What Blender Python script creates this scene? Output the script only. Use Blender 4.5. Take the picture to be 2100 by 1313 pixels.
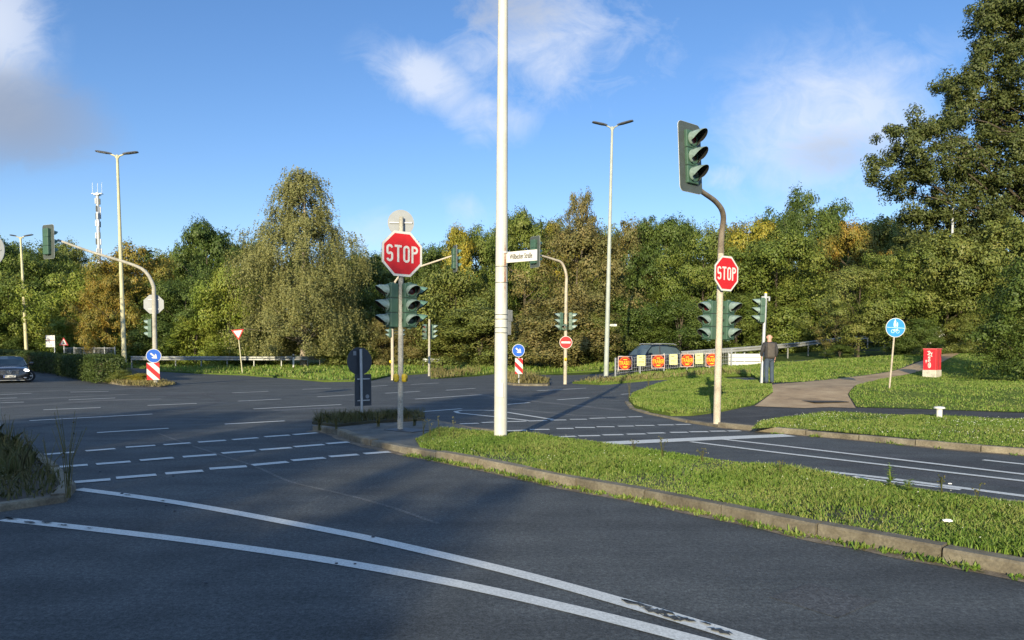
import bpy, bmesh, math, random
import numpy as np
from mathutils import Vector, Matrix, Euler

for o in list(bpy.data.objects):
    bpy.data.objects.remove(o, do_unlink=True)
SC = bpy.context.scene
COL = SC.collection
R = math.radians
rnd = random.Random(7)

# ------------------------------------------------------------------ camera
CAM_H, FPX, PPX, PPY, HOR = 1.65, 1500.0, 1050.0, 787.5, 719.0
PITCH = math.atan((PPY - HOR) / FPX)
cam_d = bpy.data.cameras.new('camera')
cam_d.sensor_width = 36.0
cam_d.lens = 36.0 * FPX / 2100.0
cam_d.shift_y = (PPY - 656.5) / 2100.0
cam_d.clip_start = 0.1
cam_d.clip_end = 3000
cam = bpy.data.objects.new('camera', cam_d)
cam.location = (0, 0, CAM_H)
cam.rotation_euler = (R(90) - PITCH, 0, 0)
COL.objects.link(cam)
SC.camera = cam

# ------------------------------------------------------------------ light
SUN_ELEV = R(14.0)
SUN_AZ = R(14.0)                      # light travels towards (+sin, +cos): the sun stands behind the camera, a little to the left
travel = Vector((math.sin(SUN_AZ) * math.cos(SUN_ELEV), math.cos(SUN_AZ) * math.cos(SUN_ELEV), -math.sin(SUN_ELEV)))
sun_d = bpy.data.lights.new('sun', 'SUN')
sun_d.energy = 4.2
sun_d.angle = R(0.5)
sun_d.color = (1.0, 0.87, 0.60)
sun = bpy.data.objects.new('sun', sun_d)
sun.rotation_euler = travel.to_track_quat('-Z', 'Y').to_euler()
COL.objects.link(sun)

world = bpy.data.worlds.new('World')
SC.world = world
world.use_nodes = True
wn, wl = world.node_tree.nodes, world.node_tree.links
wn.clear()
def W(t, **k):
    n = wn.new(t)
    for a, b in k.items():
        setattr(n, a, b)
    return n
def wmath(op, a, b=None, c=None):
    n = W('ShaderNodeMath', operation=op)
    for i, v in enumerate((a, b, c)):
        if v is None: continue
        if isinstance(v, (int, float)): n.inputs[i].default_value = v
        else: wl.new(v, n.inputs[i])
    return n.outputs[0]
w_out = W('ShaderNodeOutputWorld')
w_bg = W('ShaderNodeBackground')
w_bg.inputs['Strength'].default_value = 0.136
wl.new(w_bg.outputs[0], w_out.inputs['Surface'])
sky = W('ShaderNodeTexSky', sky_type='NISHITA')
sky.sun_disc = False
sky.sun_elevation = SUN_ELEV
sky.sun_rotation = math.pi + SUN_AZ
sky.altitude = 100
sky.air_density = 1.0
sky.dust_density = 0.2
sky.ozone_density = 2.5
hs = W('ShaderNodeHueSaturation')
hs.inputs['Saturation'].default_value = 1.16
hs.inputs['Value'].default_value = 1.0
wl.new(sky.outputs[0], hs.inputs['Color'])
tint = W('ShaderNodeMix', data_type='RGBA', blend_type='MULTIPLY')
tint.inputs['Factor'].default_value = 1.0
wl.new(hs.outputs[0], tint.inputs['A'])
tint.inputs['B'].default_value = (0.705, 0.655, 0.74, 1)
tc = W('ShaderNodeTexCoord')
sep = W('ShaderNodeSeparateXYZ')
wl.new(tc.outputs['Generated'], sep.inputs[0])
yy = wmath('MAXIMUM', sep.outputs['Y'], 0.05)
uu = wmath('DIVIDE', sep.outputs['X'], yy)
vv = wmath('DIVIDE', sep.outputs['Z'], yy)
comb = W('ShaderNodeCombineXYZ')
wl.new(uu, comb.inputs[0]); wl.new(wmath('MULTIPLY', vv, 1.3), comb.inputs[1])
def wnoise(scale, detail, rough, dist=0.0):
    n = W('ShaderNodeTexNoise')
    n.inputs['Scale'].default_value = scale; n.inputs['Detail'].default_value = detail
    n.inputs['Roughness'].default_value = rough; n.inputs['Distortion'].default_value = dist
    wl.new(comb.outputs[0], n.inputs['Vector'])
    return n.outputs['Fac']
n1 = wnoise(4.2, 12, 0.60, 0.5)
n2 = wnoise(12.0, 10, 0.66, 0.9)
nn = wmath('ADD', wmath('MULTIPLY', n1, 0.55), wmath('MULTIPLY', n2, 0.45))
def cloud(px, py, rx, ry, bias, gain, tilt=0.0):
    u0, v0 = (px - 1050) / FPX, (719 - py) / FPX
    du = wmath('SUBTRACT', uu, u0); dv = wmath('SUBTRACT', vv, v0)
    ct, st = math.cos(tilt), math.sin(tilt)
    a = wmath('ADD', wmath('MULTIPLY', du, ct), wmath('MULTIPLY', dv, st))
    b = wmath('ADD', wmath('MULTIPLY', du, -st), wmath('MULTIPLY', dv, ct))
    a = wmath('DIVIDE', a, rx / FPX); b = wmath('DIVIDE', b, ry / FPX)
    d = wmath('SQRT', wmath('ADD', wmath('MULTIPLY', a, a), wmath('MULTIPLY', b, b)))
    fo = W('ShaderNodeMapRange', interpolation_type='SMOOTHSTEP'); fo.inputs[1].default_value = 1.5; fo.inputs[2].default_value = 0.1; wl.new(d, fo.inputs[0])
    m = wmath('MULTIPLY', wmath('SUBTRACT', wmath('ADD', nn, bias), wmath('SUBTRACT', 0.60, wmath('MULTIPLY', fo.outputs[0], 0.26))), gain * 2.1)
    n = W('ShaderNodeClamp'); wl.new(m, n.inputs[0])
    return wmath('MULTIPLY', n.outputs[0], wmath('POWER', fo.outputs[0], 0.6))
def wmax(*v):
    r = v[0]
    for x in v[1:]: r = wmath('MAXIMUM', r, x)
    return r
white_c = wmax(cloud(1130, 90, 270, 170, 0.0, 2.0, 0.0), cloud(870, 170, 130, 70, 0.06, 1.9, -0.4), cloud(1010, 245, 130, 70, -0.02, 1.8),
               cloud(1680, 265, 260, 170, 0.09, 1.6, 0.3), cloud(1480, 365, 80, 40, 0.03, 1.8), cloud(1840, 150, 180, 60, -0.05, 1.4),
               cloud(780, 480, 110, 60, 0.0, 1.0), cloud(960, 440, 100, 60, -0.05, 1.0), cloud(0, 70, 120, 170, 0.12, 2.2),
               cloud(-700, 250, 500, 200, 0.05, 2.0), cloud(2700, 200, 400, 180, 0.05, 2.0))
grey_c = wmax(cloud(20, 240, 190, 100, 0.16, 2.2, -0.25), cloud(1050, 40, 200, 90, -0.04, 1.4), cloud(1700, 320, 150, 70, -0.02, 1.2))
CLOUD_W, CLOUD_G = (3.45, 3.65, 4.05), (1.35, 1.58, 2.05)
def wmix(fac, a, bcol):
    n = W('ShaderNodeMix', data_type='RGBA')
    wl.new(fac, n.inputs['Factor']); wl.new(a, n.inputs['A'])
    n.inputs['B'].default_value = (*bcol, 1)
    return n.outputs['Result']
def mrange(v, a, b):
    n = W('ShaderNodeMapRange', interpolation_type='SMOOTHSTEP'); n.inputs[1].default_value = a; n.inputs[2].default_value = b; wl.new(v, n.inputs[0])
    return n.outputs[0]
# broken cloud added overhead and behind, out of view, to raise fill light
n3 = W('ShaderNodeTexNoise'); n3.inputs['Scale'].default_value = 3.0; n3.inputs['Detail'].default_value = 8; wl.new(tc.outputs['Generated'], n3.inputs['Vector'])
fill_c = wmath('MULTIPLY', wmath('MAXIMUM', mrange(sep.outputs['Z'], 0.55, 0.72), mrange(sep.outputs['Y'], 0.15, -0.25)), mrange(n3.outputs['Fac'], 0.44, 0.60))
c1 = wmix(wmath('MULTIPLY', white_c, 0.72), tint.outputs['Result'], CLOUD_W)
c2 = wmix(wmath('MULTIPLY', grey_c, 0.85), c1, CLOUD_G)
c3 = wmix(wmath('MULTIPLY', fill_c, 0.8), c2, (3.3, 4.9, 7.6))
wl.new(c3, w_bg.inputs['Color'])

SC.view_settings.view_transform = 'Standard'
SC.view_settings.look = 'None'
SC.view_settings.exposure = 0.92
SC.view_settings.gamma = 1.0
SC.cycles.max_bounces = 6
SC.cycles.transparent_max_bounces = 6
SC.cycles.caustics_reflective = False
SC.cycles.caustics_refractive = False

# ------------------------------------------------------------------ measuring helpers
FWD = Vector((0, math.cos(PITCH), -math.sin(PITCH)))
UPV = Vector((0, math.sin(PITCH), math.cos(PITCH)))
def ray(px, py):
    return Vector((1, 0, 0)) * ((px - PPX) / FPX) + FWD + UPV * ((PPY - py) / FPX)
def ss(t):
    t = min(1.0, max(0.0, t)); return t * t * (3 - 2 * t)
def terr(x, y):
    h = 0.38 * ss((y - 17) / 7) * ss((x - 3) / 6)
    h += min(1.6, 0.06 * max(0.0, x - 8)) * ss((y - 28) / 15)
    h += 0.3 * ss((y - 46) / 8)
    return h
def G(px, py, off=0.0):
    d = ray(px, py)
    z = off
    for _ in range(60):
        if d.z >= -1e-5: break
        t = (z - CAM_H) / d.z
        t = min(t, 400)
        zn = terr(d.x * t, d.y * t) + off
        if abs(zn - z) < 1e-5: break
        z += (zn - z) * 0.5
    t = min((z - CAM_H) / d.z, 400) if d.z < -1e-5 else 400
    return Vector((d.x * t, d.y * t, z))
def D(px, py, depth):
    d = ray(px, py); t = depth / d.y
    return Vector((d.x * t, depth, CAM_H + d.z * t))

# ------------------------------------------------------------------ materials
def new_mat(name):
    m = bpy.data.materials.new(name); m.use_nodes = True
    nt = m.node_tree
    return m, nt, nt.nodes['Principled BSDF']
def N(nt, t, **k):
    n = nt.nodes.new(t)
    for a, b in k.items(): setattr(n, a, b)
    return n
def ramp(nt, fac, stops):
    r = N(nt, 'ShaderNodeValToRGB')
    e = r.color_ramp.elements
    while len(e) > 1: e.remove(e[-1])
    e[0].position, e[0].color = stops[0][0], (*stops[0][1], 1)
    for p, c in stops[1:]:
        x = e.new(p); x.color = (*c, 1)
    nt.links.new(fac, r.inputs[0])
    return r.outputs[0]
def noise(nt, scale, detail=4, rough=0.55, vec=None, dist=0.0):
    n = N(nt, 'ShaderNodeTexNoise')
    n.inputs['Scale'].default_value = scale; n.inputs['Detail'].default_value = detail
    n.inputs['Roughness'].default_value = rough; n.inputs['Distortion'].default_value = dist
    if vec is not None: nt.links.new(vec, n.inputs['Vector'])
    return n.outputs['Fac']
def objco(nt):
    return N(nt, 'ShaderNodeTexCoord').outputs['Object']
def mixc(nt, fac, a, b, mode='MIX'):
    n = N(nt, 'ShaderNodeMix', data_type='RGBA', blend_type=mode)
    for s, v in (('Factor', fac), ('A', a), ('B', b)):
        if isinstance(v, (int, float)): n.inputs[s].default_value = v
        elif isinstance(v, tuple): n.inputs[s].default_value = (*v, 1)
        else: nt.links.new(v, n.inputs[s])
    return n.outputs['Result']
def bump(nt, p, fac, strength, dist):
    b = N(nt, 'ShaderNodeBump'); b.inputs['Strength'].default_value = strength; b.inputs['Distance'].default_value = dist
    nt.links.new(fac, b.inputs['Height']); nt.links.new(b.outputs[0], p.inputs['Normal'])
def plain(name, col, rough=0.5, metal=0.0, var=0.18, scale=6.0, spec=0.5):
    m, nt, p = new_mat(name)
    co = objco(nt)
    f = noise(nt, scale, 6, 0.65, co)
    lo = tuple(c * (1 - var) for c in col); hi = tuple(min(1, c * (1 + var)) for c in col)
    nt.links.new(ramp(nt, f, [(0.3, lo), (0.7, hi)]), p.inputs['Base Color'])
    p.inputs['Roughness'].default_value = rough; p.inputs['Metallic'].default_value = metal
    p.inputs['Specular IOR Level'].default_value = spec
    return m
def asphalt(name, c0, c1, rough=0.85, speck=0.03, tracks=False):
    m, nt, p = new_mat(name)
    co = objco(nt)
    big = noise(nt, 0.25, 5, 0.6, co)
    mid = noise(nt, 1.7, 5, 0.6, co)
    mpn = N(nt, 'ShaderNodeMapping'); mpn.inputs['Rotation'].default_value = (0, 0, R(126)); mpn.inputs['Scale'].default_value = (0.16, 1.3, 1); nt.links.new(co, mpn.inputs[0])
    lanes = noise(nt, 1.0, 5, 0.6, mpn.outputs[0])
    fine = noise(nt, 70, 3, 0.8, co)
    grit = noise(nt, 26, 4, 0.8, co)
    base = ramp(nt, big, [(0.3, c0), (0.7, c1)])
    base = mixc(nt, 0.5, base, ramp(nt, mid, [(0.3, tuple(c * 0.72 for c in c0)), (0.72, tuple(c * 1.22 for c in c1))]))
    sp = ramp(nt, fine, [(0.35, (0.35, 0.35, 0.35)), (0.52, (1, 1, 1)), (0.66, (1.0, 1.0, 1.0)), (0.72, (2.6, 2.6, 2.5))])
    base = mixc(nt, 1.0, base, sp, 'MULTIPLY')
    base = mixc(nt, 1.0, base, ramp(nt, lanes, [(0.32, (0.70, 0.70, 0.71)), (0.5, (1, 1, 1)), (0.68, (1.25, 1.24, 1.21))]), 'MULTIPLY')
    base = mixc(nt, 1.0, base, ramp(nt, grit, [(0.32, (0.5, 0.5, 0.5)), (0.5, (1, 1, 1)), (0.68, (1.65, 1.65, 1.62))]), 'MULTIPLY')
    nt.links.new(base, p.inputs['Base Color'])
    p.inputs['Roughness'].default_value = rough
    p.inputs['Specular IOR Level'].default_value = 0.35
    bump(nt, p, fine, 0.6, 0.01)
    return m
M = {}
M['asphalt'] = asphalt('asphalt', (0.052, 0.058, 0.061), (0.084, 0.090, 0.091))
M['asphalt_path'] = asphalt('asphalt_path', (0.036, 0.037, 0.038), (0.06, 0.058, 0.056))
M['seam'] = asphalt('seam_asphalt', (0.105, 0.107, 0.105), (0.14, 0.14, 0.136))
M['skid'] = asphalt('skid_asphalt', (0.055, 0.057, 0.060), (0.075, 0.077, 0.08))
def paint_mat():
    m, nt, p = new_mat('road_paint')
    co = objco(nt)
    w = noise(nt, 9, 8, 0.7, co, 0.4)
    f = noise(nt, 60, 3, 0.7, co)
    big = noise(nt, 0.9, 3, 0.5, co)
    c = ramp(nt, f, [(0.3, (0.36, 0.36, 0.335)), (0.6, (0.57, 0.57, 0.535))])
    add = N(nt, 'ShaderNodeMath', operation='ADD')
    nt.links.new(w, add.inputs[0])
    mm = N(nt, 'ShaderNodeMath', operation='MULTIPLY'); nt.links.new(big, mm.inputs[0]); mm.inputs[1].default_value = 0.5
    nt.links.new(mm.outputs[0], add.inputs[1])
    k = ramp(nt, add.outputs[0], [(0.47, (0, 0, 0)), (0.53, (1, 1, 1))])
    nt.links.new(mixc(nt, k, (0.075, 0.077, 0.08), c), p.inputs['Base Color'])
    p.inputs['Roughness'].default_value = 0.75
    return m
M['paint'] = paint_mat()
def concrete(name, a, b, sc=3.0):
    m, nt, p = new_mat(name)
    co = objco(nt)
    x = noise(nt, sc, 8, 0.65, co); y = noise(nt, 40, 3, 0.6, co)
    c = ramp(nt, x, [(0.28, tuple(v * 0.55 for v in a)), (0.45, a), (0.7, b)])
    c = mixc(nt, 1.0, c, ramp(nt, y, [(0.3, (0.7, 0.7, 0.7)), (0.7, (1.15, 1.15, 1.12))]), 'MULTIPLY')
    nt.links.new(c, p.inputs['Base Color']); p.inputs['Roughness'].default_value = 0.9
    bump(nt, p, y, 0.5, 0.008)
    return m
M['kerb'] = concrete('kerb_stone', (0.135, 0.115, 0.082), (0.225, 0.20, 0.15))
kn = M['kerb'].node_tree; kp = kn.nodes['Principled BSDF']; ksrc = kp.inputs['Base Color'].links[0].from_socket
kg = N(kn, 'ShaderNodeNewGeometry')
kn.links.new(mixc(kn, 1.0, ksrc, ramp(kn, kg.outputs['Random Per Island'], [(0.0, (0.72, 0.71, 0.68)), (0.5, (1, 1, 1)), (1.0, (1.28, 1.25, 1.2))]), 'MULTIPLY'), kp.inputs['Base Color'])
M['gutter'] = concrete('gutter_dirt', (0.13, 0.10, 0.068), (0.25, 0.20, 0.14), 5)
M['paving'] = concrete('paving', (0.10, 0.10, 0.09), (0.16, 0.155, 0.14), 2.0)
M['island_brick'] = concrete('island_brick', (0.06, 0.048, 0.034), (0.10, 0.08, 0.058), 4.0)
M['gravel'] = concrete('gravel_path', (0.33, 0.225, 0.125), (0.48, 0.35, 0.205), 1.2)
M['soil'] = concrete('soil', (0.040, 0.036, 0.020), (0.070, 0.066, 0.032), 2.0)
def turf(name, a, b, c):
    m, nt, p = new_mat(name)
    co = objco(nt)
    x = noise(nt, 0.5, 5, 0.6, co); y = noise(nt, 22, 4, 0.7, co)
    k = ramp(nt, x, [(0.32, a), (0.55, b), (0.75, c)])
    k = mixc(nt, 1.0, k, ramp(nt, y, [(0.3, (0.5, 0.5, 0.5)), (0.7, (1.3, 1.3, 1.2))]), 'MULTIPLY')
    nt.links.new(k, p.inputs['Base Color']); p.inputs['Roughness'].default_value = 0.95
    p.inputs['Specular IOR Level'].default_value = 0.1
    bump(nt, p, y, 1.0, 0.06)
    return m
M['turf'] = turf('turf', (0.072, 0.115, 0.022), (0.117, 0.162, 0.034), (0.169, 0.176, 0.054))
M['far_ground'] = turf('far_ground', (0.052, 0.081, 0.018), (0.078, 0.101, 0.024), (0.104, 0.101, 0.036))
def blade_mat(name, cols, trans=0.3):
    m, nt, p = new_mat(name)
    co = objco(nt)
    g = N(nt, 'ShaderNodeNewGeometry')
    isl = g.outputs['Random Per Island']
    x = noise(nt, 0.7, 4, 0.6, co)
    mm = N(nt, 'ShaderNodeMath', operation='MULTIPLY'); nt.links.new(isl, mm.inputs[0]); mm.inputs[1].default_value = 0.55
    ad = N(nt, 'ShaderNodeMath', operation='MULTIPLY_ADD'); nt.links.new(x, ad.inputs[0]); ad.inputs[1].default_value = 0.9
    nt.links.new(mm.outputs[0], ad.inputs[2])
    n = len(cols)
    c = ramp(nt, ad.outputs[0], [(0.3 + 0.65 * i / max(1, n - 1), k) for i, k in enumerate(cols)])
    nt.links.new(c, p.inputs['Base Color']); p.inputs['Roughness'].default_value = 0.5
    p.inputs['Specular IOR Level'].default_value = 0.25
    t = N(nt, 'ShaderNodeBsdfTranslucent'); nt.links.new(c, t.inputs['Color'])
    mx = N(nt, 'ShaderNodeMixShader'); mx.inputs[0].default_value = trans
    nt.links.new(p.outputs[0], mx.inputs[1]); nt.links.new(t.outputs[0], mx.inputs[2])
    nt.links.new(mx.outputs[0], nt.nodes['Material Output'].inputs['Surface'])
    return m
M['grass'] = blade_mat('grass_blades', [(0.075, 0.140, 0.018), (0.118, 0.205, 0.030), (0.172, 0.255, 0.042), (0.27, 0.29, 0.085)], 0.3)
M['dry_grass'] = blade_mat('dry_grass', [(0.12, 0.13, 0.035), (0.19, 0.17, 0.06), (0.27, 0.22, 0.10)], 0.25)
M['weeds'] = blade_mat('weed_stems', [(0.055, 0.07, 0.018), (0.09, 0.095, 0.03), (0.15, 0.13, 0.055)], 0.2)
M['clover'] = plain('clover_flower', (0.62, 0.62, 0.54), 0.8)
def leaf_mat(name, cols, patch=0.28, trans=0.30):
    """cols run from the commonest colour to the rarest autumn one"""
    m, nt, p = new_mat(name)
    co = objco(nt)
    oi = N(nt, 'ShaderNodeObjectInfo')
    vm = N(nt, 'ShaderNodeVectorMath', operation='MULTIPLY_ADD')
    nt.links.new(oi.outputs['Random'], vm.inputs[0]); vm.inputs[1].default_value = (40, 40, 40); nt.links.new(co, vm.inputs[2])
    g = N(nt, 'ShaderNodeNewGeometry')
    x = noise(nt, 3.2, 5, 0.65, vm.outputs[0])
    ad = N(nt, 'ShaderNodeMath', operation='MULTIPLY_ADD')
    nt.links.new(g.outputs['Random Per Island'], ad.inputs[0]); ad.inputs[1].default_value = patch; nt.links.new(x, ad.inputs[2])
    n = len(cols)
    c = ramp(nt, ad.outputs[0], [(0.42 + 0.44 * i / max(1, n - 1), k) for i, k in enumerate(cols)])
    nt.links.new(c, p.inputs['Base Color']); p.inputs['Roughness'].default_value = 0.5
    p.inputs['Specular IOR Level'].default_value = 0.3
    t = N(nt, 'ShaderNodeBsdfTranslucent'); nt.links.new(c, t.inputs['Color'])
    mx = N(nt, 'ShaderNodeMixShader'); mx.inputs[0].default_value = trans
    nt.links.new(p.outputs[0], mx.inputs[1]); nt.links.new(t.outputs[0], mx.inputs[2])
    nt.links.new(mx.outputs[0], nt.nodes['Material Output'].inputs['Surface'])
    return m
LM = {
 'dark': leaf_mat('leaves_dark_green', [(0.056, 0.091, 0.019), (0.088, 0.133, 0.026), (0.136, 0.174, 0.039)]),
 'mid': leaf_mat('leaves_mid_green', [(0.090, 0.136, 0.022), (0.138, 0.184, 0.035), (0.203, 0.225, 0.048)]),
 'yellowgreen': leaf_mat('leaves_yellow_green', [(0.128, 0.186, 0.025), (0.196, 0.243, 0.036), (0.286, 0.292, 0.051)]),
 'olive': leaf_mat('leaves_olive', [(0.112, 0.145, 0.032), (0.165, 0.196, 0.045), (0.233, 0.230, 0.059)]),
 'brown': leaf_mat('leaves_brown', [(0.117, 0.134, 0.039), (0.180, 0.162, 0.053), (0.241, 0.187, 0.065)]),
 'orange': leaf_mat('leaves_orange', [(0.128, 0.154, 0.028), (0.241, 0.204, 0.039), (0.391, 0.239, 0.039)]),
 'yellow': leaf_mat('leaves_yellow', [(0.180, 0.212, 0.033), (0.331, 0.289, 0.039), (0.481, 0.358, 0.046)]),
 'birch': leaf_mat('leaves_birch', [(0.150, 0.163, 0.055), (0.212, 0.220, 0.076), (0.29, 0.275, 0.098)], 0.4),
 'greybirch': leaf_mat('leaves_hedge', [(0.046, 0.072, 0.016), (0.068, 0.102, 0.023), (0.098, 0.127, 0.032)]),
 'oak': leaf_mat('leaves_oak', [(0.058, 0.082, 0.022), (0.088, 0.112, 0.032), (0.14, 0.15, 0.045)]),
}
M['bark'] = concrete('bark', (0.075, 0.06, 0.042), (0.13, 0.105, 0.075), 6)
M['birch_bark'] = concrete('birch_bark', (0.30, 0.25, 0.19), (0.42, 0.36, 0.28), 5)
M['sig_green'] = plain('signal_green', (0.045, 0.098, 0.065), 0.5, 0, 0.15)
M['sig_dark'] = plain('signal_dark', (0.020, 0.032, 0.026), 0.5)
M['board'] = plain('backboard_dark', (0.055, 0.068, 0.062), 0.6)
M['board_edge'] = plain('backboard_edge', (0.55, 0.57, 0.55), 0.5)
M['visor'] = plain('visor_pale_green', (0.195, 0.26, 0.225), 0.4, 0, 0.3, 14)  # visor outside, a paler grey-green than the housing
M['visor_green'] = plain('visor_green', (0.10, 0.19, 0.14), 0.4, 0, 0.2, 14)
M['black'] = plain('visor_inside_black', (0.006, 0.006, 0.006), 0.9)
M['lens_red'] = plain('lens_red', (0.06, 0.004, 0.006), 0.25)
M['lens_yellow'] = plain('lens_yellow', (0.035, 0.022, 0.008), 0.25)
M['lens_green'] = plain('lens_green', (0.018, 0.05, 0.038), 0.25)
M['pole_grey'] = concrete('pole_grey', (0.36, 0.34, 0.29), (0.47, 0.45, 0.39), 2.5)
M['pole_tan'] = concrete('pole_tan', (0.44, 0.38, 0.30), (0.58, 0.51, 0.41), 2.0)
M['arm_rust'] = concrete('arm_rusty', (0.17, 0.135, 0.10), (0.27, 0.235, 0.185), 3.0)
M['galv'] = plain('galvanised', (0.42, 0.43, 0.43), 0.45, 0.35, 0.15, 5)
M['sign_back'] = plain('sign_back_grey', (0.23, 0.245, 0.26), 0.55, 0.1, 0.1)
M['sign_back_dark'] = plain('sign_back_dark', (0.03, 0.036, 0.045), 0.5)
M['white'] = plain('sign_white', (0.60, 0.59, 0.55), 0.7, 0, 0.04)
M['red'] = plain('sign_red', (0.50, 0.008, 0.012), 0.65, 0, 0.06)
M['blue'] = plain('sign_blue', (0.010, 0.10, 0.48), 0.65, 0, 0.06)
M['faded_blue'] = plain('sign_faded_blue', (0.02, 0.22, 0.52), 0.45, 0, 0.1)
M['yellow'] = plain('button_yellow', (0.72, 0.48, 0.015), 0.45, 0, 0.08)
M['lamp_tan'] = plain('lamp_post_tan', (0.46, 0.43, 0.27), 0.6, 0, 0.15, 3)
M['lamp_grey'] = plain('lamp_post_grey', (0.33, 0.36, 0.32), 0.6, 0, 0.15, 3)
M['lamp_head'] = plain('lamp_head_dark', (0.07, 0.075, 0.085), 0.4)
M['text_black'] = plain('lettering_black', (0.02, 0.02, 0.02), 0.6)
M['rail'] = plain('guardrail_steel', (0.29, 0.30, 0.29), 0.45, 0.3, 0.2, 2)
M['tyre'] = plain('tyre', (0.018, 0.018, 0.018), 0.8)
M['rim'] = plain('rim', (0.4, 0.4, 0.41), 0.3, 0.8)
M['plastic'] = plain('black_plastic', (0.02, 0.02, 0.022), 0.55)
def gloss(name, col, rough=0.18, coat=0.8):
    m, nt, p = new_mat(name)
    p.inputs['Base Color'].default_value = (*col, 1); p.inputs['Roughness'].default_value = rough
    p.inputs['Coat Weight'].default_value = coat; p.inputs['Coat Roughness'].default_value = 0.05
    f = noise(nt, 30, 3, 0.6, objco(nt)); bump(nt, p, f, 0.02, 0.002)
    return m
M['car_black'] = gloss('car_paint_black', (0.012, 0.013, 0.016))
M['car_blue'] = gloss('car_paint_darkblue', (0.003, 0.006, 0.014), 0.32, 0.08)
M['glass'] = gloss('car_glass', (0.06, 0.085, 0.09), 0.06, 0.35)
M['chrome'] = plain('chrome', (0.6, 0.6, 0.6), 0.2, 0.9, 0.05)
mh, nt_, p_ = new_mat('headlight_on')
p_.inputs['Base Color'].default_value = (0.9, 0.85, 0.75, 1)
p_.inputs['Emission Color'].default_value = (1.0, 0.93, 0.78, 1); p_.inputs['Emission Strength'].default_value = 3.0
M['headlight'] = mh
M['poster_red'] = plain('poster_red', (0.50, 0.03, 0.015), 0.5, 0, 0.15, 8)
M['poster_dark'] = plain('poster_dark', (0.035, 0.02, 0.04), 0.5)
M['poster_yellow'] = plain('poster_yellow', (0.85, 0.55, 0.03), 0.5, 0, 0.08)
M['poster_cream'] = plain('poster_cream', (0.72, 0.70, 0.33), 0.55, 0, 0.08)
M['poster_pink'] = plain('poster_border', (0.72, 0.52, 0.45), 0.55)
M['cab_red'] = plain('cabinet_red', (0.60, 0.02, 0.03), 0.4, 0, 0.12, 5)
M['cab_base'] = concrete('cabinet_base', (0.50, 0.47, 0.40), (0.62, 0.58, 0.50), 4)
M['skin'] = plain('skin', (0.55, 0.30, 0.22), 0.55, 0, 0.06)
M['hair'] = plain('grey_hair', (0.30, 0.27, 0.25), 0.8)
M['jacket'] = plain('jacket_dark', (0.028, 0.027, 0.030), 0.8, 0, 0.2, 12)
M['jacket_panel'] = plain('jacket_back_panel', (0.075, 0.064, 0.055), 0.85, 0, 0.2, 12)
M['jeans'] = plain('jeans', (0.042, 0.062, 0.092), 0.85, 0, 0.25, 10)
M['shoe'] = plain('shoe', (0.015, 0.015, 0.017), 0.6)
M['mast_white'] = plain('mast_white', (0.40, 0.42, 0.45), 0.5)
M['litter'] = plain('litter_white', (0.78, 0.78, 0.76), 0.6)
def white_pole_mat():
    m, nt, p = new_mat('white_pole_paint')
    co = objco(nt)
    s = N(nt, 'ShaderNodeSeparateXYZ'); nt.links.new(co, s.inputs[0])
    x = noise(nt, 2.2, 7, 0.65, co)
    c = ramp(nt, x, [(0.3, (0.46, 0.435, 0.37)), (0.6, (0.56, 0.545, 0.48))])
    mp = N(nt, 'ShaderNodeMapping'); mp.inputs['Scale'].default_value = (16, 16, 1.6); nt.links.new(co, mp.inputs[0])
    st = noise(nt, 1.0, 6, 0.7, mp.outputs[0])
    k = ramp(nt, st, [(0.60, (0, 0, 0)), (0.74, (1, 1, 1))])
    # a rust run under the street-name clamp, kept to a band of heights and one side of the shaft
    zr = N(nt, 'ShaderNodeMapRange'); zr.inputs[1].default_value = 2.35; zr.inputs[2].default_value = 2.75; nt.links.new(s.outputs['Z'], zr.inputs[0])
    zr2 = N(nt, 'ShaderNodeMapRange'); zr2.inputs[1].default_value = 3.42; zr2.inputs[2].default_value = 3.30; nt.links.new(s.outputs['Z'], zr2.inputs[0])
    xr = N(nt, 'ShaderNodeMapRange'); xr.inputs[1].default_value = 0.035; xr.inputs[2].default_value = 0.06; nt.links.new(s.outputs['X'], xr.inputs[0])
    xr2 = N(nt, 'ShaderNodeMapRange'); xr2.inputs[1].default_value = 0.09; xr2.inputs[2].default_value = 0.07; nt.links.new(s.outputs['X'], xr2.inputs[0])
    prod = zr.outputs[0]
    for q in (zr2.outputs[0], xr.outputs[0], xr2.outputs[0]):
        n = N(nt, 'ShaderNodeMath', operation='MULTIPLY'); nt.links.new(prod, n.inputs[0]); nt.links.new(q, n.inputs[1]); prod = n.outputs[0]
    n = N(nt, 'ShaderNodeMath', operation='MULTIPLY'); nt.links.new(prod, n.inputs[0])
    rn = noise(nt, 18, 5, 0.7, co); nt.links.new(ramp(nt, rn, [(0.35, (0.2, 0.2, 0.2)), (0.6, (1, 1, 1))]), n.inputs[1])
    c = mixc(nt, k, c, (0.42, 0.33, 0.22))
    c = mixc(nt, n.outputs[0], c, (0.30, 0.11, 0.035))
    nt.links.new(c, p.inputs['Base Color']); p.inputs['Roughness'].default_value = 0.5
    return m
M['white_pole'] = white_pole_mat()

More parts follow.
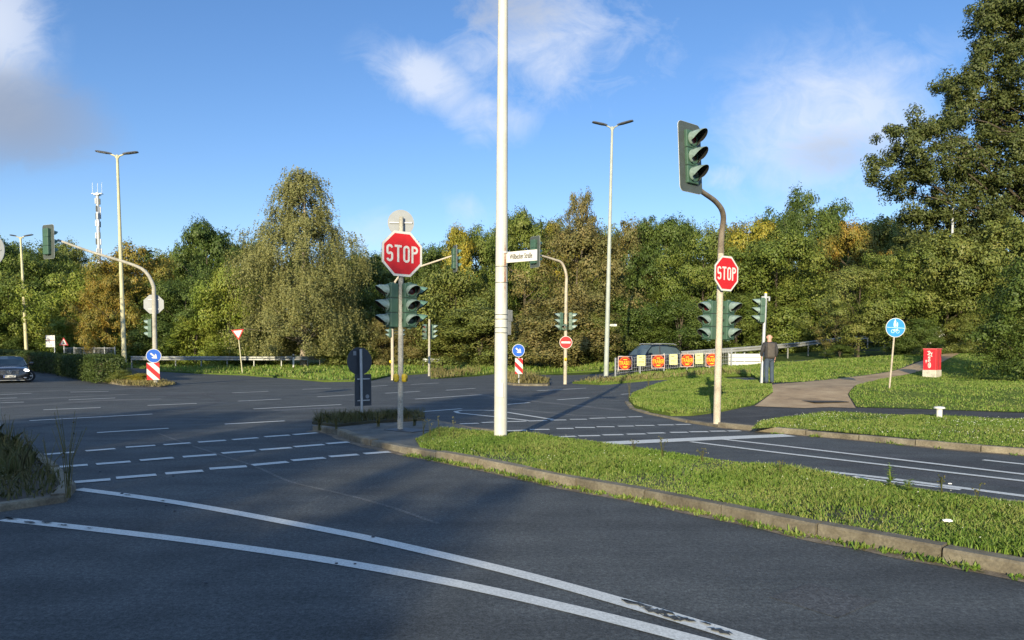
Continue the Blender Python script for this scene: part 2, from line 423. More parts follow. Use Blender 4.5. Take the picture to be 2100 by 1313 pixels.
# ------------------------------------------------------------------ mesh helpers
class MB:
    def __init__(s): s.v, s.f, s.m = [], [], []
    def add(s, vs, fs, mi=0):
        b = len(s.v); s.v += [tuple(v) for v in vs]
        s.f += [tuple(b + i for i in f) for f in fs]; s.m += [mi] * len(fs)
        return s
    def box(s, c, d, mi=0, rot=None, bev=0.0):
        x, y, z = (k / 2 for k in d)
        if bev <= 0:
            vs = [Vector((i * x, j * y, k * z)) for i in (-1, 1) for j in (-1, 1) for k in (-1, 1)]
            fs = [(0, 1, 3, 2), (4, 6, 7, 5), (0, 4, 5, 1), (2, 3, 7, 6), (0, 2, 6, 4), (1, 5, 7, 3)]
        else:
            bm = bmesh.new(); bmesh.ops.create_cube(bm, size=1)
            for v in bm.verts: v.co = Vector((v.co.x * 2 * x, v.co.y * 2 * y, v.co.z * 2 * z))
            bmesh.ops.bevel(bm, geom=bm.edges[:], offset=bev, segments=2, affect='EDGES', profile=0.5)
            bm.verts.index_update()
            vs = [v.co.copy() for v in bm.verts]; fs = [tuple(v.index for v in f.verts) for f in bm.faces]; bm.free()
        if rot is not None:
            e = Euler(rot).to_matrix(); vs = [e @ v for v in vs]
        return s.add([v + Vector(c) for v in vs], fs, mi)
    def tube(s, path, rad, n=12, mi=0, caps=True):
        path = [Vector(p) for p in path]
        if not hasattr(rad, '__len__'): rad = [rad] * len(path)
        vs, fs = [], []
        up = None
        for i, p in enumerate(path):
            t = (path[min(i + 1, len(path) - 1)] - path[max(i - 1, 0)]).normalized()
            if up is None:
                up = Vector((1, 0, 0)) if abs(t.x) < 0.9 else Vector((0, 1, 0))
            a = (up - t * up.dot(t)).normalized(); b = t.cross(a); up = a
            for k in range(n):
                q = 2 * math.pi * k / n
                vs.append(p + (a * math.cos(q) + b * math.sin(q)) * rad[i])
        for i in range(len(path) - 1):
            for k in range(n):
                fs.append((i * n + k, i * n + (k + 1) % n, (i + 1) * n + (k + 1) % n, (i + 1) * n + k))
        if caps:
            fs.append(tuple(range(n - 1, -1, -1))); e = (len(path) - 1) * n; fs.append(tuple(range(e, e + n)))
        return s.add(vs, fs, mi)
    def prism(s, poly, y0, y1, mi=0, off=(0, 0, 0)):
        """outline in x,z; thickness along y"""
        n = len(poly); o = Vector(off)
        vs = [Vector((a, y0, b)) + o for a, b in poly] + [Vector((a, y1, b)) + o for a, b in poly]
        fs = [tuple(range(n)), tuple(range(2 * n - 1, n - 1, -1))] + [(i, n + i, n + (i + 1) % n, (i + 1) % n) for i in range(n)]
        return s.add(vs, fs, mi)
    def stroke(s, pts, w, y, mi=0, th=0.004):
        """flat stroke in the x,z plane, facing -y"""
        pts = [Vector((a, b)) for a, b in pts]
        pts = [p for i, p in enumerate(pts) if i == 0 or (p - pts[i - 1]).length > 1e-4]
        L, Rr = [], []
        for i, p in enumerate(pts):
            a = pts[i] - pts[i - 1] if i > 0 else pts[1] - pts[0]
            b = pts[i + 1] - pts[i] if i < len(pts) - 1 else a
            a = a.normalized(); b = b.normalized(); t = (a + b)
            t = t.normalized() if t.length > 1e-4 else a
            nrm = Vector((-t.y, t.x)); k = 1.0 / max(0.45, nrm.dot(Vector((-a.y, a.x))))
            L.append(p + nrm * w / 2 * k); Rr.append(p - nrm * w / 2 * k)
        vs, fs = [], []
        for p, q in zip(L, Rr): vs += [(p.x, y, p.y), (q.x, y, q.y)]
        for i in range(len(pts) - 1): fs.append((2 * i, 2 * i + 1, 2 * i + 3, 2 * i + 2))
        return s.add(vs, fs, mi)
    def fan(s, poly, y, mi=0):
        return s.add([(a, y, b) for a, b in poly], [tuple(range(len(poly)))], mi)
    def mesh(s, name, mats, smooth=False):
        me = bpy.data.meshes.new(name)
        me.from_pydata(s.v, [], s.f)
        mats = mats if isinstance(mats, (list, tuple)) else [mats]
        for m in mats: me.materials.append(m)
        me.polygons.foreach_set('material_index', s.m)
        bm = bmesh.new(); bm.from_mesh(me); bmesh.ops.recalc_face_normals(bm, faces=bm.faces[:]); bm.to_mesh(me); bm.free()
        if smooth:
            me.polygons.foreach_set('use_smooth', [True] * len(me.polygons))
            me.set_sharp_from_angle(angle=R(40))
        me.update()
        return me
    def build(s, name, mats, parent=None, smooth=False, loc=(0, 0, 0), rot=(0, 0, 0)):
        return put(name, s.mesh(name, mats, smooth), parent, loc, rot)
def put(name, me, parent=None, loc=(0, 0, 0), rot=(0, 0, 0)):
    o = bpy.data.objects.new(name, me); COL.objects.link(o)
    o.parent = parent; o.location = loc; o.rotation_euler = rot
    return o
def tag(o, label=None, cat=None, group=None, kind=None):
    if label: o['label'] = label
    if cat: o['category'] = cat
    if group: o['group'] = group
    if kind: o['kind'] = kind
    return o
LEAN = 0.0115
def thing(name, label, cat, loc, yaw=0.0, group=None, lean=0.0):
    o = bpy.data.objects.new(name, None); COL.objects.link(o)
    o.location = loc; o.rotation_mode = 'XYZ'; o.rotation_euler = (0, lean, yaw)
    o.empty_display_size = 0.2
    return tag(o, label, cat, group)
def circle(r, n=40, cx=0, cz=0):
    return [(cx + r * math.cos(2 * math.pi * k / n), cz + r * math.sin(2 * math.pi * k / n)) for k in range(n)]
def arc(cx, cz, r, a0, a1, n=10, rz=None):
    rz = rz or r
    return [(cx + r * math.cos(R(a0 + (a1 - a0) * k / n)), cz + rz * math.sin(R(a0 + (a1 - a0) * k / n))) for k in range(n + 1)]
def text_mesh(body, size, xs=1.0, bold=0.0):
    cu = bpy.data.curves.new('lettering', 'FONT'); cu.body = body; cu.size = size
    cu.align_x = 'CENTER'; cu.align_y = 'CENTER'; cu.offset = bold; cu.extrude = 0.0015
    o = bpy.data.objects.new('lettering', cu); COL.objects.link(o)
    bpy.context.view_layer.update()
    me = bpy.data.meshes.new_from_object(o.evaluated_get(bpy.context.evaluated_depsgraph_get()))
    bpy.data.objects.remove(o); bpy.data.curves.remove(cu)
    for v in me.vertices: v.co.x *= xs
    me.materials.clear()
    return me
def add_text(body, size, mat, parent, loc, xs=1.0, bold=0.0, name='lettering'):
    me = text_mesh(body, size, xs, bold); me.materials.append(mat)
    return put(name, me, parent, loc, (R(90), 0, 0))
def sheet(name, poly, off, mat, res=1.5, zf=None, kind='structure', skirt=0.0):
    """a ground sheet following the terrain; poly is a list of x,y points"""
    bm = bmesh.new()
    vs = [bm.verts.new((p[0], p[1], 0)) for p in poly]
    bm.faces.new(vs)
    xs = [p[0] for p in poly]; ys = [p[1] for p in poly]
    for ax, lo, hi in ((0, min(xs), max(xs)), (1, min(ys), max(ys))):
        k = math.floor(lo / res) * res + res
        while k < hi:
            co = [0, 0, 0]; no = [0, 0, 0]; co[ax] = k; no[ax] = 1
            bmesh.ops.bisect_plane(bm, geom=bm.verts[:] + bm.edges[:] + bm.faces[:], plane_co=co, plane_no=no, dist=1e-5)
            k += res
    bmesh.ops.triangulate(bm, faces=[f for f in bm.faces if len(f.verts) > 4])
    for v in bm.verts:
        v.co.z = (zf(v.co.x, v.co.y) if zf else terr(v.co.x, v.co.y)) + off
    bmesh.ops.recalc_face_normals(bm, faces=bm.faces[:])
    if bm.faces[0].normal.z < 0: bmesh.ops.reverse_faces(bm, faces=bm.faces[:])
    if skirt > 0:
        be = [e for e in bm.edges if e.is_boundary]
        r = bmesh.ops.extrude_edge_only(bm, edges=be)
        for v in r['geom']:
            if isinstance(v, bmesh.types.BMVert): v.co.z -= skirt
    me = bpy.data.meshes.new(name); bm.to_mesh(me); bm.free(); me.materials.append(mat)
    o = put(name, me); tag(o, kind=kind)
    return o
def quads_object(name, V, mat, parent=None, nper=4):
    V = np.asarray(V, dtype=np.float32).reshape(-1, 3); n = len(V) // nper
    me = bpy.data.meshes.new(name)
    me.vertices.add(len(V)); me.vertices.foreach_set('co', V.ravel())
    me.loops.add(len(V)); me.loops.foreach_set('vertex_index', np.arange(len(V), dtype=np.int32))
    me.polygons.add(n); me.polygons.foreach_set('loop_start', np.arange(0, len(V), nper, dtype=np.int32))
    me.update(calc_edges=True); me.materials.append(mat)
    return put(name, me, parent) if parent != 'mesh' else me
def in_poly(X, Y, poly):
    ins = np.zeros(len(X), bool); n = len(poly)
    for i in range(n):
        x0, y0 = poly[i][0], poly[i][1]; x1, y1 = poly[(i + 1) % n][0], poly[(i + 1) % n][1]
        if y0 == y1: continue
        c = ((y0 > Y) != (y1 > Y)) & (X < (x1 - x0) * (Y - y0) / (y1 - y0) + x0)
        ins ^= c
    return ins
def grass(name, poly, off, dens, h, w, mat, label, seed, lean=0.5, hv=0.5, clump=0.0, group=None):
    g = np.random.default_rng(seed)
    P = np.array([(p[0], p[1]) for p in poly]); lo, hi = P.min(0), P.max(0)
    n = int((hi - lo).prod() * dens)
    X, Y = g.uniform(lo[0], hi[0], n), g.uniform(lo[1], hi[1], n)
    k = in_poly(X, Y, poly); X, Y = X[k], Y[k]; n = len(X)
    thin = 0.5 + 0.3 * np.sin(X * 1.3 + 2.2 * np.sin(Y * 0.9 + 0.5)) + 0.3 * np.sin(Y * 1.7 + 1.9 * np.sin(X * 1.1)) + g.normal(size=n) * 0.25
    k = thin > 0.08; X, Y = X[k], Y[k]; n = len(X)
    Z = np.array([terr(a, b) for a, b in zip(X, Y)]) + off
    lump = 0.45 + 0.25 * np.sin(X * 2.1 + 1.3 * np.sin(Y * 1.7)) + 0.25 * np.sin(Y * 2.9 + 1.1 * np.sin(X * 2.3 + 2))
    hh = h * (1 - hv + 2 * hv * g.random(n)) * (0.45 + 1.1 * lump); ww = w * g.uniform(0.6, 1.4, n)
    a = g.uniform(0, 2 * np.pi, n); le = lean * g.random(n) * hh
    dx, dy = np.cos(a), np.sin(a); b = g.uniform(0, 2 * np.pi, n); tx, ty = np.cos(b) * ww / 2, np.sin(b) * ww / 2
    base = np.stack([X, Y, Z], 1)
    mid = base + np.stack([dx * le * 0.35, dy * le * 0.35, hh * 0.55], 1)
    tip = base + np.stack([dx * le * 1.3, dy * le * 1.3, hh * (1 - 0.25 * le / hh)], 1)
    T = np.stack([tx, ty, 0 * tx], 1)
    V = np.stack([base - T, base + T, mid + T * 0.9, tip, mid - T * 0.9], 1)
    o = quads_object(name, V.reshape(-1, 3), mat, None, 5)
    return tag(o, label, 'grass', group, 'stuff')
def ext(pts, d):
    t = (pts[-1] - pts[-2]).normalized(); return pts + [pts[-1] + t * d]
def px(pts, off=0.0):
    return [G(a, b, off) for a, b in pts]

# ------------------------------------------------------------------ ground and roads
def big_poly(): return [(-420, -120), (420, -120), (420, 420), (-420, 420)]
def gz(x, y): return terr(max(-60, min(60, x)), max(-60, min(90, y)))
def grid_ground():
    xs = [-900, -300, -120] + list(range(-60, 62, 3)) + [120, 300, 900]
    ys = [-300, -100] + list(range(-40, 92, 3)) + [150, 400, 1500]
    mb = MB()
    vs = [(x, y, gz(x, y) - 0.05) for y in ys for x in xs]; n = len(xs)
    fs = [(j * n + i, j * n + i + 1, (j + 1) * n + i + 1, (j + 1) * n + i) for j in range(len(ys) - 1) for i in range(n - 1)]
    mb.add(vs, fs); o = mb.build('ground', M['far_ground']); tag(o, kind='structure')
grid_ground()
road_far = [G(420, 766, 0), G(274, 757, 0)]
road = [(-75, -25), (40, -25), (40, 4), (14, 8), (9.5, 15.5), (12, 21), (16, 30), (16, 33.5), (8, 33), (4.0, 36.5), (10, 43), (38, 43), (38, 47.0), (6, 46.6), (-3, 50), (-9, 56),
        (-22, 58), (-30, 80), (-58, 80), (-75, 60)]
sheet('road', road, 0.0, M['asphalt'], 1.5)

MARK = MB()
def smooth_path(ctrl, n=8):
    ctrl = [Vector(c) for c in ctrl]; out = []
    P = [ctrl[0] * 2 - ctrl[1]] + ctrl + [ctrl[-1] * 2 - ctrl[-2]]
    for i in range(1, len(P) - 2):
        for k in range(n):
            t = k / n; a, b, c, d = P[i - 1], P[i], P[i + 1], P[i + 2]
            out.append(0.5 * ((2 * b) + (c - a) * t + (2 * a - 5 * b + 4 * c - d) * t * t + (3 * b - a - 3 * c + d) * t ** 3))
    out.append(ctrl[-1]); return out
LAYER = [0]
def mz(p, e=0.005): return Vector((p.x, p.y, terr(p.x, p.y) + e))
def line_world(mb, pts, w, e=0.005, step=1.0):
    q = []
    for a, b in zip(pts[:-1], pts[1:]):
        n = max(1, int((b - a).length / step))
        q += [a.lerp(b, k / n) for k in range(n)]
    q.append(pts[-1])
    vs, fs = [], []
    for i, p in enumerate(q):
        t = (q[min(i + 1, len(q) - 1)] - q[max(i - 1, 0)]); t.z = 0; t.normalize()
        nrm = Vector((-t.y, t.x, 0))
        vs += [mz(p + nrm * w / 2, e), mz(p - nrm * w / 2, e)]
    for i in range(len(q) - 1): fs.append((2 * i, 2 * i + 1, 2 * i + 3, 2 * i + 2))
    mb.add(vs, fs)
def ml(pts, w=0.12, mb=None, e=None):
    if e is None: LAYER[0] = (LAYER[0] + 1) % 7; e = 0.005 + LAYER[0] * 0.0008
    q = px(pts); line_world(mb or MARK, smooth_path(q, 6) if len(pts) > 6 else q, w, e)
def z1(x, y): return (x / 2.56, 800 + y / 2.56)
def z2(x, y): return (600 + x / 2.625, 820 + y / 2.625)
def z3(x, y): return (1300 + x / 2.625, 820 + y / 2.625)
def z4(x, y): return (900 + x / 2.735, 460 + y / 2.735)
def z5(x, y): return (1230 + x / 4.2, 580 + y / 4.2)
def z7(x, y): return (1560 + x / 3.283, 560 + y / 3.283)
# the two long lines of the near lane
ml([(8, 1066), (110, 1077), (234, 1091), (430, 1115), (690, 1153), (931, 1197), (1171, 1250), (1420, 1313), (1700, 1392), (2600, 1660)], 0.138)
ml([(160, 1004), (290, 1021), (430, 1043), (690, 1092), (817, 1119), (1057, 1176), (1286, 1239), (1536, 1314), (1800, 1400), (2600, 1660)], 0.138)
rows = [
 [(235, 340, 390, 328), (450, 322, 605, 310), (660, 303, 815, 293), (860, 290, 1000, 280), (1040, 275, 1185, 265), (1220, 262, 1355, 252), (1390, 247, 1520, 238), (1540, 236, 1665, 226)],
 [(285, 408, 460, 395), (505, 392, 685, 378), (735, 372, 910, 358), (960, 352, 1135, 340), (1165, 333, 1340, 320), (1365, 316, 1530, 304), (1545, 300, 1700, 288), (1715, 284, 1830, 275)],
 [(390, 487, 580, 472), (610, 465, 820, 448), (868, 440, 1065, 425), (1100, 415, 1295, 402), (1325, 396, 1510, 379), (1532, 372, 1705, 358), (1730, 352, 1880, 341), (1912, 337, 2045, 327)]]
for r, w in zip(rows, (0.17, 0.19, 0.19)):
    for a, b, c, d in r: ml([z1(a, b), z1(c, d)], w)
for a, b, c, d in [(510, 226, 885, 203), (1180, 180, 1495, 163), (155, 162, 800, 127), (228, 105, 528, 93), (360, 53, 605, 43), (775, 82, 1033, 72), (1250, 60, 1475, 49),
                   (1330, 101, 1792, 78), (-60, 70, 125, 64), (-60, 47, 90, 42), (-60, 28, 165, 18), (370, 12, 570, 8), (1220, 16, 1410, 8), (1665, 37, 1860, 26)]:
    ml([z1(a, b), z1(c, d)], 0.14)
for a, b, c, d in [(620, 799, 679, 797), (687, 855, 777, 851), (758, 793, 794, 791), (790, 807, 861, 803), (852, 819, 988, 810), (843, 789, 900, 786), (915, 801, 975, 797),
                   (866, 845, 947, 839), (1039, 830, 1086, 826), (1101, 802, 1207, 796), (1143, 820.5, 1209, 816), (1256, 811, 1300, 807), (1267, 825, 1280, 825),
                   (905, 873, 934, 872), (145, 770, 200, 772), (205, 783, 240, 783)]:
    ml([(a, b), (c, d)], 0.14)
ml([(1083, 863), (1013, 855), (940, 847.5), (934, 844.5), (947, 842), (990, 841.8)], 0.12)
ml([(990, 841.8), (1013, 843), (1039, 846), (1134, 861)], 0.12)
for a, b, c, d in [(0, 1128, 95, 1128), (120, 1122, 222, 1118), (240, 1115, 310, 1112), (378, 1110, 490, 1107), (500, 1105, 605, 1102), (625, 1100, 715, 1099), (735, 1096, 830, 1095), (845, 1091, 935, 1088), (943, 1087, 1050, 1084), (1062, 1083, 1140, 1081),
                   (225, 1168, 310, 1163), (385, 1160, 490, 1156), (510, 1153, 620, 1152), (660, 1148, 755, 1147), (765, 1142, 875, 1142), (885, 1138, 985, 1138), (1005, 1135, 1094, 1134)]:
    ml([z4(a, b), z4(c, d)], 0.16)
for a, b, c, d in [(1435, 202, 1525, 199), (1540, 196, 1655, 194), (1670, 191, 1780, 189), (1800, 187, 1900, 185), (1910, 182, 2005, 180)]:
    ml([z2(a, b), z2(c, d)], 0.16)
for a, b, c, d in [(8, 141, 110, 140), (130, 138, 215, 137), (225, 136, 305, 135), (195, 177, 290, 176), (300, 174, 400, 173), (410, 171, 495, 170), (505, 170, 575, 169)]:
    ml([z3(a, b), z3(c, d)], 0.16)
ml([(1225, 911), (1430, 901.5), (1618, 893.5)], 0.42)
ml([(1470, 900.5), (1600, 915), (2100, 974), (2400, 1010), (3600, 1153)], 0.12)
ml([(1416, 907), (1600, 930), (2100, 988), (2400, 1023), (3400, 1139)], 0.12)
ml([(1690, 967), (1814, 981), (2100, 1018), (2400, 1056), (3200, 1157)], 0.14)
ml([(1750, 978), (1814, 987), (1970, 1005)], 0.10)
ml([(2016, 944), (2100, 953), (2300, 975), (2500, 997)], 0.12)
tag(MARK.build('road_markings', M['paint']), kind='structure')
wear = MB(); g_ = random.Random(5)
for pxx, pyy, r, (dxx, dyy) in ((1300, 1241, .045, (250, 74)), (1338, 1257, .03, (250, 74)), (1358, 1257, .03, (250, 74)), (1384, 1271, .042, (250, 74)), (1408, 1274, .022, (250, 74)), (1478, 1299, .03, (250, 74)), (1448, 1283, .014, (250, 74)),
                               (185, 1086, .018, (234, 26)), (130, 1080, .022, (234, 26)), (95, 1074, .03, (234, 26)), (60, 1074, .03, (234, 26)), (20, 1066, .04, (234, 26)), (262, 1017, .02, (250, 36)), (335, 1029, .018, (250, 36))):
    c = G(pxx, pyy); n = 14; u = (G(pxx + dxx * .1, pyy + dyy * .1) - c).normalized(); v = Vector((-u.y, u.x, 0))
    wear.add([tuple(c + u * (r * 2.6 * math.cos(6.283 * k / n) * g_.uniform(.5, 1.35)) + v * (r * .8 * math.sin(6.283 * k / n) * g_.uniform(.3, 1.4) + r * .35 * math.sin(3.1 * k + pxx)) + Vector((0, 0, .0112 + .0006 * (len(wear.f) % 12)))) for k in range(n)], [tuple(range(n))])
tag(wear.build('paint_wear', M['asphalt']), kind='structure')
patch = MB()
for pts_, w_ in (([(330, 812), (470, 806)], 1.6), ([(560, 905), (640, 899)], 0.9), ([(1120, 812), (1190, 808)], 1.5), ([(1620, 1210), (1760, 1250)], 0.5)):
    ml(pts_, w_, patch, 0.0035)
tag(patch.build('road_patches', M['skid']), kind='structure')
seams = MB()
ml([z1(830, 228), z1(1000, 290), z1(1320, 395), z1(1520, 480), z1(1792, 545), (800, 1040), (900, 1075)], 0.05, seams, 0.003)
ml([(960, 808), (1100, 824), (1280, 842)], 0.35, seams, 0.0025)
ml([(1040, 838), (1180, 852), (1300, 856)], 0.2, seams, 0.0025)
ml([(-100, 842), (0, 836), (200, 822), (330, 818)], 0.7, seams, 0.002)
ml([(560, 842), (640, 838), (710, 836)], 0.5, seams, 0.002)
ml([(0, 806), (120, 801), (300, 797)], 0.6, seams, 0.002)
ml([(0, 822), (260, 809)], 0.5, seams, 0.002)
tag(seams.build('road_seams', M['seam']), kind='structure')
skid = MB()
ml([z1(-40, 215), z1(400, 165), z1(900, 112), z1(1090, 80), z1(1145, 55), z1(1090, 32), z1(1030, 22)], 0.16, skid, 0.003)
ml([z1(520, 25), z1(720, 14), z1(830, 8)], 0.2, skid, 0.003)
ml([(1500, 905), (1750, 931), (2100, 968)], 0.6, skid, 0.002)
ml([(1690, 948), (2100, 996)], 0.5, skid, 0.002)
tag(skid.build('tyre_marks', M['skid']), kind='structure')

# ------------------------------------------------------------------ kerbs, islands and verges
def resample(pts, step):
    q = [pts[0]]; acc = 0.0
    for a, b in zip(pts[:-1], pts[1:]):
        L = (b - a).length; t = step - acc
        while t <= L:
            q.append(a.lerp(b, t / L)); t += step
        acc = (acc + L) % step if L + acc >= step else acc + L
    if (q[-1] - pts[-1]).length > 0.1: q.append(pts[-1])
    return q
def kerb(name, pts, h=0.12, w=0.15, seg=1.0, side=1, gutter=0.0, seed=1):
    """kerb stones along pts; side=+1 puts the stones to the left of the walking direction"""
    g = random.Random(seed); mb = MB()
    q = resample([Vector((p.x, p.y, 0)) for p in pts], seg)
    for a, b in zip(q[:-1], q[1:]):
        t = (b - a); L = t.length
        if L < 0.06: continue
        t.normalize(); nrm = Vector((-t.y, t.x, 0)) * side
        hh = h + g.uniform(-0.012, 0.012); o = nrm * g.uniform(-0.012, 0.012); gap = 0.010
        a2, b2 = a + t * gap + o, b - t * gap + o
        za, zb = terr(a.x, a.y), terr(b.x, b.y)
        ch = 0.02
        prof = [(0.0, -0.06), (0.006, hh - ch), (ch, hh), (w, hh), (w, -0.06)]
        vs = [a2 + nrm * u + Vector((0, 0, za + z)) for u, z in prof] + [b2 + nrm * u + Vector((0, 0, zb + z)) for u, z in prof]
        mb.add(vs, [(i, 5 + i, 5 + (i + 1) % 5, (i + 1) % 5) for i in range(5)] + [(0, 1, 2, 3, 4), (9, 8, 7, 6, 5)])
    tag(mb.build(name, M['kerb']), kind='structure')
    if gutter > 0:
        gb = MB(); rs = resample([Vector((p.x, p.y, 0)) for p in pts], 0.3); vs, fs = [], []
        for i, p in enumerate(rs):
            t = (rs[min(i + 1, len(rs) - 1)] - rs[max(i - 1, 0)]).normalized(); nrm = Vector((-t.y, t.x, 0)) * side
            wv = gutter * g.uniform(0.75, 1.2)
            vs += [mz(p + nrm * 0.02, 0.012), mz(p - nrm * wv, 0.004)]
        for i in range(len(rs) - 1): fs.append((2 * i, 2 * i + 1, 2 * i + 3, 2 * i + 2))
        gb.add(vs, fs); tag(gb.build('gutter', M['gutter']), kind='structure')

near_edge = px([(640, 884), (660, 887), (682, 889), (726, 908), (802, 926), (848, 935), (935, 951), (1019, 967), (1133, 994), (1300, 1024), (1490, 1064), (1681, 1105), (1871, 1142), (2100, 1186), (2500, 1264), (3300, 1421)])
far_edge = px([(3300, 1177), (2500, 1085), (2100, 1052), (1900, 1022), (1750, 997), (1600, 973), (1400, 947), (1200, 916), (1100, 903), (981, 888), (927, 877), (872, 866), (800, 862), (700, 864), (655, 872)])
kerb('kerb', near_edge, 0.12, 0.16, 1.0, 1, 0.14, 3)
kerb('kerb', far_edge, 0.10, 0.14, 1.0, 1, 0.0, 4)
def inset(pts, d, side=1):
    q = []
    for i, p in enumerate(pts):
        t = (pts[min(i + 1, len(pts) - 1)] - pts[max(i - 1, 0)]); t.z = 0; t.normalize()
        q.append(p + Vector((-t.y, t.x, 0)) * d * side)
    return q
ne_i, fe_i = inset(near_edge, 0.14), inset(far_edge, 0.12)
sheet('median_island', ne_i + fe_i, 0.098, M['paving'], 1.0)
gr_near = [i for i in ne_i if i.y < G(848, 935).y + 0.25]
gr_far = [i for i in fe_i if i.x > G(990, 887).x - 0.1]
median_poly = [Vector((*G(852, 915).xy, 0))] + gr_near + gr_far + [Vector((*G(900, 893).xy, 0))]
sheet('median_soil', median_poly, 0.115, M['soil'], 1.0)
bed_poly = px([(640, 880), (690, 886), (760, 878), (868, 872), (872, 866), (800, 862), (700, 864), (655, 871)])
sheet('planted_bed', bed_poly, 0.15, M['soil'], 1.0, skirt=0.05)
# left traffic island
li_edge = px([(-500, 1130), (-200, 1082), (0, 1050), (80, 1042), (137, 1030), (158, 1014), (150, 990), (120, 965), (80, 938), (40, 918), (-40, 895), (-300, 872), (-600, 862)])
kerb('kerb', li_edge, 0.09, 0.15, 0.8, 1, 0.0, 9)
li_in = inset(li_edge, 0.13)
def li_z(x, y): return 0.0
sheet('left_island', li_in + [Vector((-22, 12, 0)), Vector((-16, 6, 0))], 0.075, M['island_brick'], 1.0)

# right side: kerbed pavement with path, tongue of grass, clover strip and lawn
r_kerb = px([(1281, 826), (1292, 840), (1325, 850), (1365, 857.5), (1400, 866), (1471, 877), (1529, 883), (1590, 889), (1681, 896.5), (1795, 907), (1948, 923), (2100, 935), (2500, 968), (4200, 1107)])
kerb('kerb', r_kerb[:6], 0.05, 0.15, 0.8, 1, 0.0, 11)
kerb('kerb', r_kerb[5:], 0.11, 0.15, 1.0, 1, 0.08, 12)
rk_i = inset(r_kerb, 0.13)
back = px([(4200, 960), (4200, 740), (2047, 741), (1889, 757), (1583, 787), (1563, 785), (1492, 779), (1456, 770), (1397, 778), (1344, 790), (1301, 806)], 0.05)
def rz(x, y):
    k = ss((x - 4.0) / 2.5); return terr(x, y) + 0.055 * k - 0.055
sheet('pavement', rk_i + back, 0.10, M['asphalt_path'], 1.0, rz, skirt=0.12)
gravel_poly = px([(1547, 834), (1585, 806), (1582, 790), (1600, 788), (1651, 784), (1737, 775), (1828, 762.5), (1889, 756), (2047, 739.5), (2200, 739.5), (2200, 744), (2047, 744), (1889, 761), (1804, 778), (1755, 791), (1738, 810), (1755, 838), (1700, 836), (1650, 838), (1600, 836)], 0.1)
sheet('gravel_path', gravel_poly, 0.112, M['gravel'], 1.0)
tongue_poly = [Vector((p.x, p.y, 0)) for p in rk_i[:4]] + px([(1420, 851), (1482, 844), (1547, 832), (1585, 806), (1582, 790), (1563, 785), (1492, 779), (1456, 770), (1397, 778), (1344, 789.5), (1301, 806)], 0.08)
lawn_poly = px([(1757, 836), (1740, 810), (1757, 791), (1806, 778), (1889, 762), (2047, 745), (2300, 739), (4100, 739), (4100, 905), (2100, 847), (1895, 840)], 0.1)
strip_poly = px([(1540, 881), (1560, 866), (1651, 852), (1712, 848), (1925, 854), (2100, 861.5), (4100, 925)], 0.1) + [Vector((p.x, p.y, 0)) for p in reversed(rk_i[7:])]
sheet('tongue_turf', tongue_poly, 0.115, M['turf'], 1.0, skirt=0.1)
sheet('lawn_turf', lawn_poly, 0.115, M['turf'], 1.0)
sheet('strip_turf', strip_poly, 0.115, M['turf'], 1.0)
# verges beyond the junction
rv_poly = px([(1174, 783), (1230, 786), (1325, 777.6), (1444, 769), (1540, 766), (1575, 786), (1651, 783), (1737, 774), (1828, 761.5), (1889, 755), (2047, 737)], 0.1) + \
          [Vector((34, 37, 0)), Vector((34, 43, 0)), Vector((10, 42.6, 0)), Vector((5.6, 39.2, 0)), Vector((4.6, 37.6, 0))]
sheet('right_verge', rv_poly, 0.10, M['turf'], 1.0, skirt=0.12)
lv_poly = px([(262, 753), (330, 761), (420, 766), (505, 769), (575, 774), (666, 782), (735, 781), (761, 779), (801, 770), (879, 765)], 0.05) + \
          [Vector((-4, 62, 0)), Vector((-35, 64, 0)), Vector((-38, 60, 0))]
sheet('left_verge', lv_poly, 0.09, M['turf'], 1.5, skirt=0.12)
cv_poly = px([(883, 775), (900, 775), (1013, 766), (1046, 770), (1150, 764), (1258, 758)], 0.05) + [Vector((9, 52, 0)), Vector((3, 54, 0)), Vector((-5, 56, 0))]
sheet('centre_verge', cv_poly, 0.09, M['turf'], 1.5, skirt=0.12)
ai_poly = px([(1036, 788), (1060, 791), (1127, 791), (1127, 786), (1090, 775), (1060, 768), (1040, 772)])
sheet('arrow_island', ai_poly, 0.10, M['soil'], 1.0, skirt=0.12)
hi_poly = px([(30, 752), (63, 759), (131, 767), (171, 775), (217, 785), (250, 790), (330, 793), (362, 789), (340, 781), (295, 771), (270, 760), (230, 752)])
sheet('hedge_island', hi_poly, 0.10, M['soil'], 1.5, skirt=0.12)

kerb('kerb', px([(900, 775), (1013, 766.5), (1046, 770.5), (1150, 764.5), (1258, 758.5)]), 0.10, 0.16, 1.0, 1, 0.0, 21)
kerb('kerb', px([(131, 768), (171, 776), (217, 786), (250, 791), (330, 794), (363, 789.5)]), 0.10, 0.16, 1.0, 1, 0.0, 22)
kerb('kerb', px([(330, 762), (420, 767), (505, 770), (575, 775), (666, 783), (735, 782), (761, 780)]), 0.09, 0.15, 1.0, 1, 0.0, 23)
kerb('kerb', px([(1036, 789), (1060, 792), (1127, 792)]), 0.09, 0.15, 1.0, 1, 0.0, 24)
kerb('kerb', px([(1174, 784), (1230, 787), (1325, 778.6), (1444, 770), (1540, 767)]), 0.08, 0.15, 1.0, 1, 0.0, 25)
grass('median_grass', median_poly, 0.11, 4600, 0.050, 0.009, M['grass'], 'bright green grass on the kerbed median strip', 1, 0.8)
grass('tongue_grass', tongue_poly, 0.11, 1100, 0.055, 0.015, M['grass'], 'green grass on the tongue between road and gravel path', 2, 0.8)
grass('lawn_grass', lawn_poly, 0.11, 320, 0.045, 0.020, M['grass'], 'short green lawn round the red cabinet', 3, 0.8)
